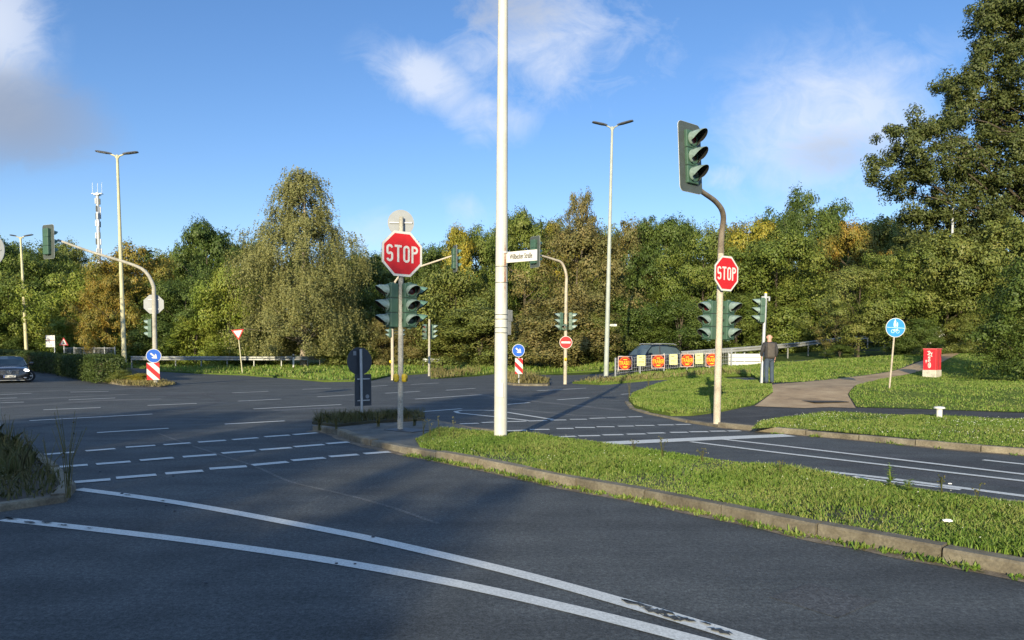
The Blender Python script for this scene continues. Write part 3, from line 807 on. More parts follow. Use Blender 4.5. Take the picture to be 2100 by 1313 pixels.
grass('strip_grass', strip_poly, 0.11, 1400, 0.046, 0.012, M['grass'], 'green grass with clover on the roadside strip', 4, 0.8)
grass('verge_grass', rv_poly, 0.095, 220, 0.085, 0.026, M['grass'], 'rough grass below the poster fence', 5, 0.7)
grass('verge_grass', lv_poly, 0.085, 45, 0.16, 0.06, M['grass'], 'sunlit grass verge below the left guard rail', 6, 0.7)
grass('verge_grass', cv_poly, 0.085, 60, 0.20, 0.05, M['grass'], 'grass verge below the big brown hedge', 7, 0.7)
grass('dry_grass', px([(883, 774), (905, 774), (985, 767), (985, 760), (885, 760)], 0.1), 0.08, 120, 0.30, 0.022, M['dry_grass'], 'dry tall grass at the verge end', 8, 0.6)
grass('dry_grass', ai_poly, 0.09, 150, 0.24, 0.02, M['dry_grass'], 'dry grass round the blue arrow sign', 9, 0.6)
grass('dry_grass', px([(1174, 783), (1230, 786), (1325, 778), (1444, 770), (1540, 766), (1535, 763), (1430, 766), (1300, 774)], 0.1), 0.1, 90, 0.20, 0.02, M['dry_grass'], 'dry straw coloured grass along the verge edge', 10, 0.6)
grass('hedge_grass', px([(225, 783), (250, 789), (330, 792), (360, 788), (320, 779), (260, 775)], 0.1), 0.09, 260, 0.15, 0.018, M['dry_grass'], 'low yellowish ground cover at the hedge tip', 11, 0.7)
grass('bed_weeds', bed_poly, 0.15, 900, 0.17, 0.006, M['weeds'], 'dark weeds in the planted island bed', 12, 0.7)
li_grass = px([(-300, 1010), (0, 985), (60, 960), (76, 938), (50, 922), (0, 908), (-300, 890)], 0.12)
grass('island_weeds', li_grass, 0.08, 600, 0.24, 0.014, M['weeds'], 'shaded green weeds on the left traffic island', 13, 0.7)
grass('island_weeds', li_in[:9] + [Vector((-12, 8, 0))], 0.08, 420, 0.09, 0.009, M['weeds'], 'low shaded weeds along the left island kerb', 14, 0.8)
def scatter_flowers(name, poly, n, r, z, label, seed):
    g = random.Random(seed); mb = MB()
    xs = [p[0] for p in poly]; ys = [p[1] for p in poly]; k = 0
    while k < n:
        x, y = g.uniform(min(xs), max(xs)), g.uniform(min(ys), max(ys))
        if not in_poly(np.array([x]), np.array([y]), poly)[0]: continue
        if math.sin(x * 1.3 + 2 * math.sin(y)) + math.sin(y * 1.9 + x) < g.uniform(-1.2, 1.6): continue
        k += 1; c = Vector((x, y, terr(x, y) + 0.11 + z * g.uniform(0.7, 1.25))); q = r * g.uniform(0.7, 1.3)
        vs = [c + Vector(d) * q for d in ((1, 0, 0), (0, 1, 0), (-1, 0, 0), (0, -1, 0), (0, 0, 0.9), (0, 0, -0.7))]
        mb.add(vs, [(0, 1, 4), (1, 2, 4), (2, 3, 4), (3, 0, 4), (1, 0, 5), (2, 1, 5), (3, 2, 5), (0, 3, 5)])
    tag(mb.build(name, M['clover']), label, 'flowers', None, 'stuff')
scatter_flowers('clover_flowers', strip_poly, 1100, 0.008, 0.06, 'white clover flowers in the roadside strip', 1)
scatter_flowers('clover_flowers', median_poly, 110, 0.006, 0.07, 'white clover flowers in the median grass', 2)
# tufts that push up along the kerb foot
def tufts(name, pts, n, label, seed, side=-1, h=0.06):
    g = random.Random(seed); rs = resample([Vector((p.x, p.y, 0)) for p in pts], 0.1); V = []
    for _ in range(n):
        i = g.randrange(len(rs) - 1); t = (rs[i + 1] - rs[i]).normalized(); nrm = Vector((-t.y, t.x, 0)) * side
        c = rs[i] + nrm * g.uniform(0.0, 0.09); c.z = terr(c.x, c.y) + 0.005
        m = g.randrange(8, 30); s = g.uniform(0.5, 1.3) * h
        for _ in range(m):
            a = g.uniform(0, 6.28); e = g.uniform(0.3, 1.45); L = s * g.uniform(0.6, 1.2)
            d = Vector((math.cos(a) * math.sin(e), math.sin(a) * math.sin(e), math.cos(e))); w = Vector((-d.y, d.x, 0)).normalized() * 0.009 if abs(d.z) < 0.99 else Vector((0.009, 0, 0))
            b = c + Vector((g.uniform(-.07, .07), g.uniform(-.05, .05), 0))
            V += [b - w * 0.6, b + w * 0.6, b + d * L * 0.6 + w, b + d * L, b + d * L * 0.6 - w]
    o = quads_object(name, [tuple(v) for v in V], M['grass'], None, 5); tag(o, label, 'weeds', None, 'stuff')
tufts('kerb_weeds', inset(near_edge[5:], .17), 170, 'grass tufts hanging over the top of the median kerb', 6, 1, .085)
tufts('kerb_weeds', near_edge[5:], 230, 'small weeds growing at the foot of the median kerb', 3)
tufts('kerb_weeds', r_kerb[7:], 26, 'small weeds growing at the foot of the right kerb', 4)

# ------------------------------------------------------------------ signals
def visor_mesh(Rr, L, mat_out):
    mb = MB(); n = 22; outer, inner = [], []
    a0, a1 = -50, 230
    for ring, r in ((0, Rr), (1, Rr - 0.005)):
        vs = []
        for k in range(n + 1):
            a = R(a0 + (a1 - a0) * k / n); s = math.sin(a)
            ln = L * (0.30 + 0.70 * max(0.0, (s + 0.35) / 1.35) ** 0.8) if s > -0.35 else L * 0.18
            vs.append(((r * math.cos(a), 0, r * math.sin(a)), (r * 1.03 * math.cos(a), -ln * 0.6, r * 1.03 * math.sin(a) - 0.012), (r * math.cos(a), -ln, r * math.sin(a) - 0.03 * ln / L)))
        (outer if ring == 0 else inner).extend(vs)
    V = [p for t in outer for p in t]; Vi = [p for t in inner for p in t]
    F = []
    for k in range(n):
        for j in (0, 1): F.append((3 * k + j, 3 * (k + 1) + j, 3 * (k + 1) + j + 1, 3 * k + j + 1))
    mb.add(V, F, 0); mb.add(Vi, [f[::-1] for f in F], 1)
    o = len(V); mb.add(V + Vi, [(3 * k + 2, 3 * (k + 1) + 2, o + 3 * (k + 1) + 2, o + 3 * k + 2) for k in range(n)], 0)
    me = bpy.data.meshes.new('visor'); me.from_pydata(mb.v, [], mb.f)
    me.materials.append(mat_out); me.materials.append(M['black']); me.polygons.foreach_set('material_index', mb.m)
    me.polygons.foreach_set('use_smooth', [True] * len(me.polygons)); me.update()
    return me
def housing_mesh(n, w, ch, dp):
    mb = MB()
    for k in range(n):
        mb.box((0, dp / 2, (k + 0.5) * ch), (w, dp, ch - 0.006), 0, None, 0.018)
        mb.tube([(0, 0.0, (k + 0.5) * ch), (0, -0.022, (k + 0.5) * ch)], [ch * 0.40, ch * 0.40], 24, 0)
    mb.box((0, dp / 2, n * ch / 2), (w * 0.94, dp * 0.9, n * ch - 0.02), 1)
    for zz in (-0.012, n * ch + 0.012): mb.tube([(0, dp / 2, zz - 0.014), (0, dp / 2, zz + 0.014)], 0.05, 12, 0)
    for k in range(n): mb.box((-w / 2 - 0.004, dp * 0.55, (k + 0.5) * ch), (0.014, 0.03, 0.05), 1)
    return mb.mesh('signal_head', [M['sig_green'], M['sig_dark']], False)
def lens_mesh(r, mat):
    mb = MB(); n = 24; vs = [(0, -0.03, 0)]; fs = []
    for j, (q, y) in enumerate(((0.5, -0.027), (1.0, -0.018))):
        vs += [(r * q * math.cos(2 * math.pi * k / n), y, r * q * math.sin(2 * math.pi * k / n)) for k in range(n)]
    fs += [(0, 1 + (k + 1) % n, 1 + k) for k in range(n)]
    fs += [(1 + k, 1 + (k + 1) % n, 1 + n + (k + 1) % n, 1 + n + k) for k in range(n)]
    mb.add(vs, fs); return mb.mesh('lens', mat, True)
def backboard_mesh(w, h, ch_total):
    mb = MB(); r = 0.1; x0, x1, z0, z1_ = -w / 2, w / 2, -(h - ch_total) / 2, ch_total + (h - ch_total) / 2
    poly = arc(x1 - r, z1_ - r, r, 0, 90, 6) + arc(x0 + r, z1_ - r, r, 90, 180, 6) + arc(x0 + r, z0 + r, r, 180, 270, 6) + arc(x1 - r, z0 + r, r, 270, 360, 6)
    mb.prism(poly, 0.035, 0.055, 0)
    n = len(poly); rim = [(a * 1.0, b) for a, b in poly]
    mb.prism([(a * 1.012, (b - ch_total / 2) * 1.007 + ch_total / 2) for a, b in poly], 0.040, 0.050, 1)
    return mb.mesh('backboard', [M['board'], M['board_edge']])
CACHE = {}
def cached(key, fn):
    if key not in CACHE: CACHE[key] = fn()
    return CACHE[key]
def signal_head(parent, loc, yaw, n=3, size=1.0, board=False, visor='visor', L=0.24, tilt=0.0, lit_back=False):
    ch = 0.285 * size; w = 0.27 * size; dp = 0.17 * size
    h = put('signal_head', cached(('h', n, size), lambda: housing_mesh(n, w, ch, dp)), parent, loc, (tilt, 0, yaw))
    cols = ['lens_green', 'lens_yellow', 'lens_red'] if n == 3 else ['lens_green', 'lens_red'] if n == 2 else ['lens_yellow']
    for k in range(n):
        z = (k + 0.5) * ch
        put('lens', cached(('l', cols[k], size), lambda: lens_mesh(0.1 * size, M[cols[k]])), h, (0, 0, z))
        put('visor', cached(('v', visor, size, L), lambda: visor_mesh(ch * 0.41, L * size, M[visor])), h, (0, -0.015, z))
    if board:
        put('backboard', cached(('b', size, n), lambda: backboard_mesh(0.55 * size, n * ch + 0.26 * size, n * ch)), h, (0, 0.02 * size, 0))
    return h
def push_button(parent, loc, yaw):
    mb = MB(); mb.box((0, 0, 0), (0.13, 0.10, 0.17), 0, None, 0.045); mb.tube([(0, -0.034, -0.03), (0, -0.05, -0.03)], 0.03, 14, 1); mb.box((0, -0.036, 0.04), (0.05, 0.006, 0.05), 1)
    mb.tube([(0, 0.03, 0), (0, 0.07, 0)], 0.03, 10, 0)
    return mb.build('push_button', [M['yellow'], M['plastic']], parent, False, loc, (0, 0, yaw))
def bracket(parent, pts, r=0.018, mat='sig_dark', name='bracket'):
    mb = MB(); mb.tube(pts, r, 8); return mb.build(name, M[mat], parent)
def pole_obj(parent, pts, rad, mat, name='pole', n=18):
    mb = MB(); mb.tube(pts, rad, n)
    return mb.build(name, M[mat], parent, True)
def smooth_path(ctrl, n=8):
    ctrl = [Vector(c) for c in ctrl]; out = []
    P = [ctrl[0] * 2 - ctrl[1]] + ctrl + [ctrl[-1] * 2 - ctrl[-2]]
    for i in range(1, len(P) - 2):
        for k in range(n):
            t = k / n; a, b, c, d = P[i - 1], P[i], P[i + 1], P[i + 2]
            out.append(0.5 * ((2 * b) + (c - a) * t + (2 * a - 5 * b + 4 * c - d) * t * t + (3 * b - a - 3 * c + d) * t ** 3))
    out.append(ctrl[-1]); return out
# ------------------------------------------------------------------ signs
def plate(name, outline, parent, front, back, th=0.012, loc=(0, 0, 0), rot=(0, 0, 0)):
    mb = MB(); n = len(outline)
    vs = [(a, -th / 2, b) for a, b in outline] + [(a, th / 2, b) for a, b in outline]
    mb.add(vs, [tuple(range(n))], 0); mb.add(vs, [tuple(range(2 * n - 1, n - 1, -1))] + [(i, n + i, n + (i + 1) % n, (i + 1) % n) for i in range(n)], 1)
    return mb.build(name, [front, back], parent, False, loc, rot)
def octagon(ap): 
    s = ap * math.tan(R(22.5)); return [(s, ap), (-s, ap), (-ap, s), (-ap, -s), (-s, -ap), (s, -ap), (ap, -s), (ap, s)]
def clamps(parent, y, zs, w):
    for z in zs:
        mb = MB(); mb.box((0, y, z), (w, 0.022, 0.03), 0, None, 0.004)
        mb.build('clamp', M['galv'], parent)
def stop_letters(mb, h, y, mi):
    w = h * 0.44; sw = h * 0.135; gap = h * 0.105; x = -(4 * w + 3 * gap) / 2; a = h / 2
    r = w / 2 - sw / 2; cx = x + w / 2; zt, zb = a - sw / 2, -a + sw / 2
    S = arc(cx, zt - r, r, 10, 180, 9) + [(cx - r, 0.12 * h)] + arc(cx, 0.12 * h - r * 0.55 + 0.02 * h, r, 180, 245, 3, r * 0.62)[1:] + arc(cx, -0.13 * h + r * 0.5 - 0.02 * h, r, 65, 0, 3, r * 0.62) + [(cx + r, zb + r)] + arc(cx, zb + r, r, 0, -170, 9)[1:]
    mb.stroke(S, sw, y, mi); x += w + gap
    mb.stroke([(x - 0.01 * h, zt), (x + w + 0.01 * h, zt)], sw, y, mi); mb.stroke([(x + w / 2, a - sw), (x + w / 2, -a)], sw, y, mi); x += w + gap
    cx = x + w / 2
    O = arc(cx, zt - r, r, 0, 180, 10) + arc(cx, zb + r, r, 180, 360, 10); O += [O[0], O[1]]
    mb.stroke(O, sw, y, mi); x += w + gap
    mb.stroke([(x + sw / 2, a), (x + sw / 2, -a)], sw, y, mi); rp = h * 0.165
    Pp = [(x + sw, zt)] + [(x + w - sw / 2 - rp, zt)] + arc(x + w - sw / 2 - rp, zt - rp, rp, 90, -90, 10) + [(x + sw, zt - 2 * rp)]
    mb.stroke(Pp, sw, y - 0.0005, mi)
def stop_sign(label, loc, yaw, front=True, size=0.45, lean=LEAN, group=None):
    t = thing('stop_sign', label, 'sign', loc, yaw, group, lean)
    plate('plate', octagon(size), t, M['white'] if front else M['sign_back'], M['sign_back'], 0.014)
    if front:
        mb = MB(); mb.fan(octagon(size * 0.895), -0.0095, 0); mb.build('red_field', M['red'], t)
        mb = MB(); stop_letters(mb, size * 0.76, -0.0125, 0); mb.build('lettering', M['white'], t)
    clamps(t, 0.022, (-size * 0.5, size * 0.5), size * 1.1)
    return t
def round_sign(name, label, loc, yaw, r, face, group=None, lean=LEAN, back='sign_back', rim=True):
    t = thing(name, label, 'sign', loc, yaw, group, lean)
    plate('plate', circle(r), t, M['white'] if rim else M[face], M[back], 0.012)
    if rim:
        mb = MB(); mb.fan(circle(r * 0.93), -0.0085); mb.build('coloured_field', M[face], t)
    return t
def arrow_poly(r):
    # white arrow pointing down to the right
    a = [(-0.55, 0.11), (0.12, 0.11), (-0.10, 0.36), (0.14, 0.36), (0.58, 0.0), (0.14, -0.36), (-0.10, -0.36), (0.12, -0.11), (-0.55, -0.11)]
    c, s = math.cos(R(-42)), math.sin(R(-42))
    return [((x * c - z * s) * r, (x * s + z * c) * r) for x, z in a]
def keep_right_sign(label, loc, yaw, r=0.3, lean=LEAN, group='blue keep right signs'):
    t = round_sign('keep_right_sign', label, loc, yaw, r, 'blue', group, lean)
    p = arrow_poly(r); mb = MB()
    mb.add([(a, -0.0115, b) for a, b in p], [(0, 1, 7, 8), (1, 2, 3, 4), (1, 4, 7), (4, 5, 6, 7)])
    mb.build('arrow', M['white'], t); clamps(t, 0.02, (0.1,), 0.2)
    return t
def chevron_panel(label, loc, yaw, w, h, lean=LEAN, down_right=True):
    t = thing('striped_marker', label, 'traffic marker', loc, yaw, 'red and white striped markers', lean)
    plate('panel', [(w / 2, h), (-w / 2, h), (-w / 2, 0), (w / 2, 0)], t, M['white'], M['sign_back'], 0.02)
    mb = MB(); n = 3; per = (h + w) / 2.5
    for k in range(-1, 4):
        z0 = k * per
        # bands falling to the right, clipped to the panel
        poly = [(-w / 2, z0 + w), (-w / 2, z0 + w + per / 2), (w / 2, z0 + per / 2), (w / 2, z0)]
        out = []
        def clip(poly, lim, keep_less):
            res = []
            for i in range(len(poly)):
                a, b = poly[i], poly[(i + 1) % len(poly)]
                ia, ib = ((a[1] <= lim) == keep_less or a[1] == lim), ((b[1] <= lim) == keep_less or b[1] == lim)
                if ia: res.append(a)
                if ia != ib:
                    q = (lim - a[1]) / (b[1] - a[1]); res.append((a[0] + (b[0] - a[0]) * q, lim))
            return res
        poly = clip(poly, h - 0.002, True)
        if len(poly) > 2: poly = clip(poly, 0.002, False)
        if len(poly) > 2: mb.fan(poly, -0.0125)
    mb.build('red_bands', M['red'], t)
    return t
def post(parent, h, r=0.03, mat='galv', z0=0.0, y=0.04):
    return pole_obj(parent, [(0, y, z0), (0, y, h)], [r, r], mat, 'post', 12)
def local(base, yaw, p, lean=LEAN):
    return Vector(base) + Euler((0, lean, 0)).to_matrix() @ Vector(p)
def zat(py, base, depth=None):
    """height above base of picture row py at the base's own distance"""
    d = ray(1050, py); t = (depth or base.y) / d.y
    return CAM_H + d.z * t - base.z

# --- white mast with the street name
wp = G(1026.5, 898, 0.1)
t = thing('white_mast', 'tall white painted steel mast standing in the median grass, rust streak below the street name', 'mast', wp, 0, None, LEAN * 0.55)
pole_obj(t, [(0, 0, -0.1), (0, 0, 1.55), (0, 0, 9.8)], [0.116, 0.113, 0.074], 'white_pole', 'shaft', 28)
mb = MB(); mb.box((0.0, -0.115, 0.85), (0.09, 0.012, 0.26), 0, None, 0.004); mb.build('access_panel', M['white_pole'], t)
for z in (3.02, 2.74, 2.18, 2.10, 1.95, 1.86):
    mb = MB(); rr = 0.1155 - 0.039 * max(0, z - 1.55) / 8.25 * 1.0; mb.tube([(0, 0, z - 0.006), (0, 0, z + 0.006)], rr, 28); mb.build('clamp_band', M['board'], t)
zs = zat(529, wp)
yaw_s = -R(38)
t = thing('street_name_sign', 'white street name sign reading Willbecker Straße on the tall white mast', 'sign', wp + Vector((0.02 + 0.03, 0, zs)), yaw_s, None, LEAN)
x0, x1_ = 0.06, 0.74
plate('plate', [(x1_, 0.093), (x0, 0.093), (x0, -0.093), (x1_, -0.093)], t, M['white'], M['sign_back'], 0.02)
add_text('Willbecker Straße', 0.128, M['text_black'], t, ((x0 + x1_) / 2, -0.0125, 0.0), 0.52, 0.001)
mb = MB(); mb.box((0.06, 0, 0), (0.03, 0.035, 0.22)); mb.tube([(0.0, 0.02, 0.075), (0.0, 0.02, 0.10)], 0.117, 20); mb.build('clamp', M['galv'], t)
t = thing('small_sign', 'two small pale plates fixed to the far side of the white mast', 'sign', wp + Vector((0.135, 0.02, zat(661, wp))), R(62), None, LEAN)
plate('upper_plate', [(0.15, 0.22), (-0.02, 0.22), (-0.02, 0.02), (0.15, 0.02)], t, M['pole_grey'], M['sign_back'], 0.016)
plate('lower_plate', [(0.10, 0.015), (-0.02, 0.015), (-0.02, -0.22), (0.10, -0.22)], t, M['pole_grey'], M['sign_back'], 0.016)

# --- near signal on the island tip, with its stop sign
la = G(821, 883, 0.08)
hA = zat(445, la)
t = thing('traffic_light', 'grey traffic light pole with three dark green heads on the paved island tip', 'traffic light', la, 0, 'traffic lights', LEAN)
pole_obj(t, [(0, 0, -0.08), (0, 0, 1.1), (0, 0, 3.3), (0, 0, hA)], [0.057, 0.052, 0.048, 0.042], 'pole_grey')
mb = MB(); mb.tube([(0, 0, 0.0), (0, 0, 0.012)], 0.11, 18); mb.build('base_plate', M['sign_back_dark'], t)
zb = zat(672, la)
signal_head(t, (-0.25, -0.02, zb), R(-58), 3, 1.0)
signal_head(t, (0.21, -0.07, zb), R(34), 3, 1.0)
signal_head(t, (0.27, 0.14, zb + 0.03), R(92), 3, 0.95, False, 'visor_green')
for z in (zb + 0.06, zb + 0.80):
    bracket(t, [(-0.26, 0.06, z), (0, 0, z + 0.03), (0.24, 0.06, z)])
push_button(t, (-0.085, -0.05, zat(775, la)), R(-60)); push_button(t, (0.085, -0.03, zat(775, la)), R(70))
stop_sign('larger red stop sign above the traffic light on the near island tip', local(la, 0, (0.03, -0.075, zat(522, la))), R(36), True, 0.432)
t = round_sign('round_sign', 'grey back of a round sign standing above the near stop sign', local(la, 0, (-0.02, 0.08, zat(456, la))), R(180 + 8), 0.255, 'white', None, LEAN, 'sign_back', False)
clamps(t, 0.02, (0.0,), 0.44)

# --- signal with bent mast on the right corner
lb = G(1470, 865, 0.1)
t = thing('traffic_light', 'weathered bent mast traffic light beside the gravel path, large head high over the road', 'traffic light', lb, 0, 'traffic lights', LEAN)
zb2 = zat(490, lb); topd = D(1424, 385, 14.6) - lb
ctrl = [(0, 0, -0.1), (0, 0, 1.5), (0, 0, 3.0), (0, 0, zb2), tuple(Vector((-0.04, -0.25, zb2 + 0.45))), tuple(Vector((0, 0, zb2)).lerp(Vector(topd), 0.45) + Vector((0.1, 0.0, 0.30))), tuple(topd), tuple(topd + Vector((-0.1, -0.25, 0.25)))]
pp = smooth_path(ctrl, 6); rr_ = [0.078 - 0.036 * k / (len(pp) - 1) for k in range(len(pp))]; kb = 16
pole_obj(t, pp[:kb + 1], rr_[:kb + 1], 'pole_tan'); pole_obj(t, pp[kb:], rr_[kb:], 'arm_rust', 'arm')
mb = MB(); mb.tube([pp[kb] - Vector((0, 0, .05)), pp[kb] + Vector((0, 0, .05))], rr_[kb] + .006, 16); mb.build('collar', M['arm_rust'], t)
hc = D(1417, 378, 14.35) - lb
h = signal_head(t, (hc.x, hc.y, hc.z), R(38), 3, 1.22, True, 'visor', 0.26, R(-4))
mb = MB(); mb.box((0, 0.13, 0.62), (0.06, 0.1, 0.30), 0); mb.tube([(0, 0.18, 0.52), (0, 0.26, 0.52), (0, 0.28, 0.4)], 0.03, 8); mb.build('bracket', M['galv'], h)
zb = zat(697, lb)
signal_head(t, (-0.27, -0.02, zb), R(-52), 3, 0.98)
signal_head(t, (0.25, -0.02, zb), R(38), 3, 0.98)
for z in (zb + 0.05, zb + 0.80):
    bracket(t, [(-0.28, 0.07, z), (0, 0.0, z + 0.02), (0.26, 0.07, z)])
stop_sign('smaller red stop sign on the bent mast traffic light beside the gravel path', local(lb, 0, (0.10, -0.095, zat(562, lb))), R(33), True, 0.372)

# --- slim pole with the walker
lc = G(1562, 787, 0.1)
t = thing('traffic_light', 'slim silver traffic light pole where the man in the dark jacket waits', 'traffic light', lc, 0, 'traffic lights', 0.03)
hc_ = zat(602, lc)
pole_obj(t, [(0, 0, -0.1), (0, 0, hc_)], [0.062, 0.055], 'galv')
mb = MB(); mb.tube([(0, 0, hc_), (0, 0, hc_ + 0.05)], [0.058, 0.03], 14); mb.build('cap', M['yellow'], t)
mb = MB(); mb.box((0, -0.02, hc_ - 0.13), (0.30, 0.05, 0.05), 0, None, 0.01); mb.box((0.12, -0.02, hc_ - 0.2), (0.05, 0.05, 0.12), 0); mb.build('detector', M['galv'], t)
signal_head(t, (-0.2, 0.0, zat(662, lc)), R(-88), 3, 1.0, False, 'visor', 0.26)
bracket(t, [(-0.14, 0.02, zat(640, lc)), (0, 0, zat(638, lc))]); bracket(t, [(-0.14, 0.02, zat(624, lc)), (0, 0, zat(622, lc))])
push_button(t, (0.05, -0.09, zat(735, lc)), R(10))

# --- far signal with arm to the left and the no-entry sign
ld = G(1159, 784, 0.1)
t = thing('traffic_light', 'far traffic light whose curved arm reaches left behind the street name sign', 'traffic light', ld, 0, 'traffic lights', LEAN * 0.6)
za = zat(536, ld); hd = D(1101, 545, ld.y - 1.2) - ld
pp = smooth_path([(0, 0, -0.1), (0, 0, 2.0), (0, 0, zat(600, ld)), (0, -0.02, zat(565, ld)), (-0.22, -0.15, za - 0.12), (-0.62, -0.45, za + 0.02), (hd.x + 0.1, hd.y + 0.1, za + 0.14)], 7)
pole_obj(t, pp, [0.085 - 0.04 * k / (len(pp) - 1) for k in range(len(pp))], 'pole_tan')
hb = signal_head(t, (hd.x - 0.08, hd.y, zat(548, ld)), R(128), 3, 1.30, True, 'sig_green' if False else 'visor_green', 0.24)
zb = zat(677, ld)
signal_head(t, (-0.32, -0.03, zb), R(-75), 3, 0.98)
signal_head(t, (0.32, -0.03, zb), R(80), 3, 0.98)
signal_head(t, (-0.07, -0.14, zb - 0.01), R(-12), 1, 1.0)
for z in (zb + 0.08, zb + 0.78): bracket(t, [(-0.3, 0, z), (0, -0.04, z), (0.3, 0, z)], 0.025)
push_button(t, (0, -0.1, zat(737, ld)), 0)
t = round_sign('no_entry_sign', 'red no entry sign with white bar on the far traffic light', local(ld, 0, (0.0, -0.11, zat(702.5, ld))), 0, 0.31, 'red')
mb = MB(); mb.fan([(0.22, 0.045), (-0.22, 0.045), (-0.22, -0.045), (0.22, -0.045)], -0.012); mb.build('white_bar', M['white'], t); clamps(t, 0.03, (0.0,), 0.2)

# --- far signal with arm to the right, behind the near stop sign
le = G(805, 778, 0.05)
t = thing('traffic_light', 'far traffic light directly behind the near one, curved arm reaching right past the stop sign', 'traffic light', le, 0, 'traffic lights', 0.0)
he = D(931, 548, le.y - 1.0) - le
za = zat(528, le)
pp = smooth_path([(0, 0, -0.1), (0, 0, 2.5), (0, 0, zat(610, le)), (0.06, 0, zat(588, le)), (0.42, -0.1, zat(568, le)), (1.0, -0.3, zat(558, le) + 0.05), (he.x, he.y + 0.1, za)], 7)
pole_obj(t, pp, [0.085 - 0.04 * k / (len(pp) - 1) for k in range(len(pp))], 'pole_tan')
signal_head(t, (he.x + 0.12, he.y, zat(556, le)), R(112), 3, 1.28, True, 'visor_green')
zb = zat(692, le)
signal_head(t, (-0.18, -0.1, zb), R(-60), 2, 0.8); signal_head(t, (0.55, -0.05, zb), R(70), 2, 0.8)
signal_head(t, (0.18, -0.1, zat(662, le)), R(40), 3, 0.9)
for z in (zb + 0.2, zb + 0.36): bracket(t, [(-0.2, 0, z), (0, 0, z), (0.5, 0, z)], 0.02)
push_button(t, (-0.1, -0.05, zat(742, le)), R(-20))

# --- small signal beyond
lf = G(880, 770, 0.05)
t = thing('traffic_light', 'small distant traffic light with two heads right of the near island signal', 'traffic light', lf, 0, 'traffic lights', 0.01)
pole_obj(t, [(0, 0, -0.1), (0, 0, zat(655, lf))], [0.075, 0.065], 'pole_grey')
signal_head(t, (-0.30, -0.06, zat(696, lf)), R(-12), 3, 1.1); signal_head(t, (0.30, -0.03, zat(696, lf)), R(75), 3, 1.1)
for z in (zat(692, lf), zat(672, lf)): bracket(t, [(-0.3, 0.03, z), (0, 0, z), (0.3, 0, z)], 0.02)

# --- left far signal
lg = G(319, 787, 0.1)
t = thing('traffic_light', 'left traffic light with long curved arm carrying a dark backed head over the road', 'traffic light', lg, 0, 'traffic lights', 0.004)
hgp = D(104, 531, lg.y - 1.0) - lg
pp = smooth_path([(0, 0, -0.1), (0, 0, 2.5), (0, 0, zat(610, lg)), (-0.03, 0, zat(585, lg)), (-0.35, -0.05, zat(558, lg)), (-0.95, -0.15, zat(543, lg)), (-2.6, -0.5, zat(520, lg)), (hgp.x + 0.25, hgp.y + 0.1, zat(499, lg))], 7)
pole_obj(t, pp, [0.11 - 0.06 * k / (len(pp) - 1) for k in range(len(pp))], 'pole_grey')
signal_head(t, (hgp.x, hgp.y - 0.05, zat(530, lg)), R(157), 3, 1.36, True, 'visor_green')
signal_head(t, (-0.24, 0.0, zat(692, lg)), R(-95), 3, 0.98)
for z in (zat(688, lg), zat(660, lg)): bracket(t, [(-0.22, 0.0, z), (0, 0, z)], 0.025)
stop_sign('grey back of an octagonal sign on the left curved arm traffic light', local(lg, 0, (-0.06, 0.12, zat(624, lg)), 0), R(180 + 10), False, 0.44, 0.0)
keep_right_sign('blue keep right arrow sign on the left traffic light pole, above the striped panel', local(lg, 0, (0.03, -0.18, zat(730, lg)), 0), R(24), 0.325, 0.0)
chevron_panel('red and white striped panel at the foot of the left traffic light', local(lg, 0, (0.0, -0.20, zat(779, lg)), 0), R(22), 0.54, zat(744, lg) - zat(779, lg), 0.0)

# --- blue arrow on its small island
lh = G(1064, 786, 0.1)
t = thing('sign_post', 'thin steel post in dry grass carrying the centre blue arrow sign', 'post', lh, 0, None, 0.0)
post(t, zat(706, lh), 0.032)
keep_right_sign('blue keep right arrow sign standing in dry grass right of the white mast', local(lh, 0, (-0.02, -0.03, zat(719, lh)), 0), R(12), 0.305, 0.0)
chevron_panel('narrow red and white striped panel below the blue arrow in dry grass', local(lh, 0, (0, -0.03, zat(767, lh)), 0), R(12), 0.37, zat(735, lh) - zat(767, lh), 0.0)

# --- dark sign backs in the planted bed
lj = G(742, 862, 0.15)
t = thing('sign_post', 'galvanised post in the weedy island bed carrying two dark sign backs', 'post', lj, 0, None, -0.004)
pole_obj(t, [(0, 0, -0.1), (0, 0, zat(716, lj))], [0.030, 0.030], 'galv', 'post', 12)
t = round_sign('round_sign', 'dark back of a round sign on the post in the weedy bed', local(lj, 0, (-0.05, 0.06, zat(741, lj)), 0), R(180 + 42), 0.30, 'blue', None, 0.0, 'sign_back_dark', True)
mb = MB(); mb.box((0.12, 0.009, 0.17), (0.07, 0.003, 0.09)); mb.build('sticker', M['sign_back'], t)
t = thing('marker_board', 'dark back of a tall rectangular board below the round sign in the weedy bed', 'sign', local(lj, 0, (0.02, 0.06, zat(833, lj)), 0), R(180 + 42), None, 0.0)
hh = zat(768, lj) - zat(833, lj)
plate('panel', [(0.2, hh), (-0.2, hh), (-0.2, 0), (0.2, 0)], t, M['white'], M['sign_back_dark'], 0.016)
for z in (0.12, hh - 0.1):
    mb = MB(); mb.box((0, 0.02, z), (0.3, 0.02, 0.022)); mb.build('clamp', M['galv'], t)
mb = MB(); mb.tube([(-0.1, 0.006, 0.2), (-0.1, 0.012, 0.2)], 0.045, 14); mb.build('sticker', M['sign_back'], t)

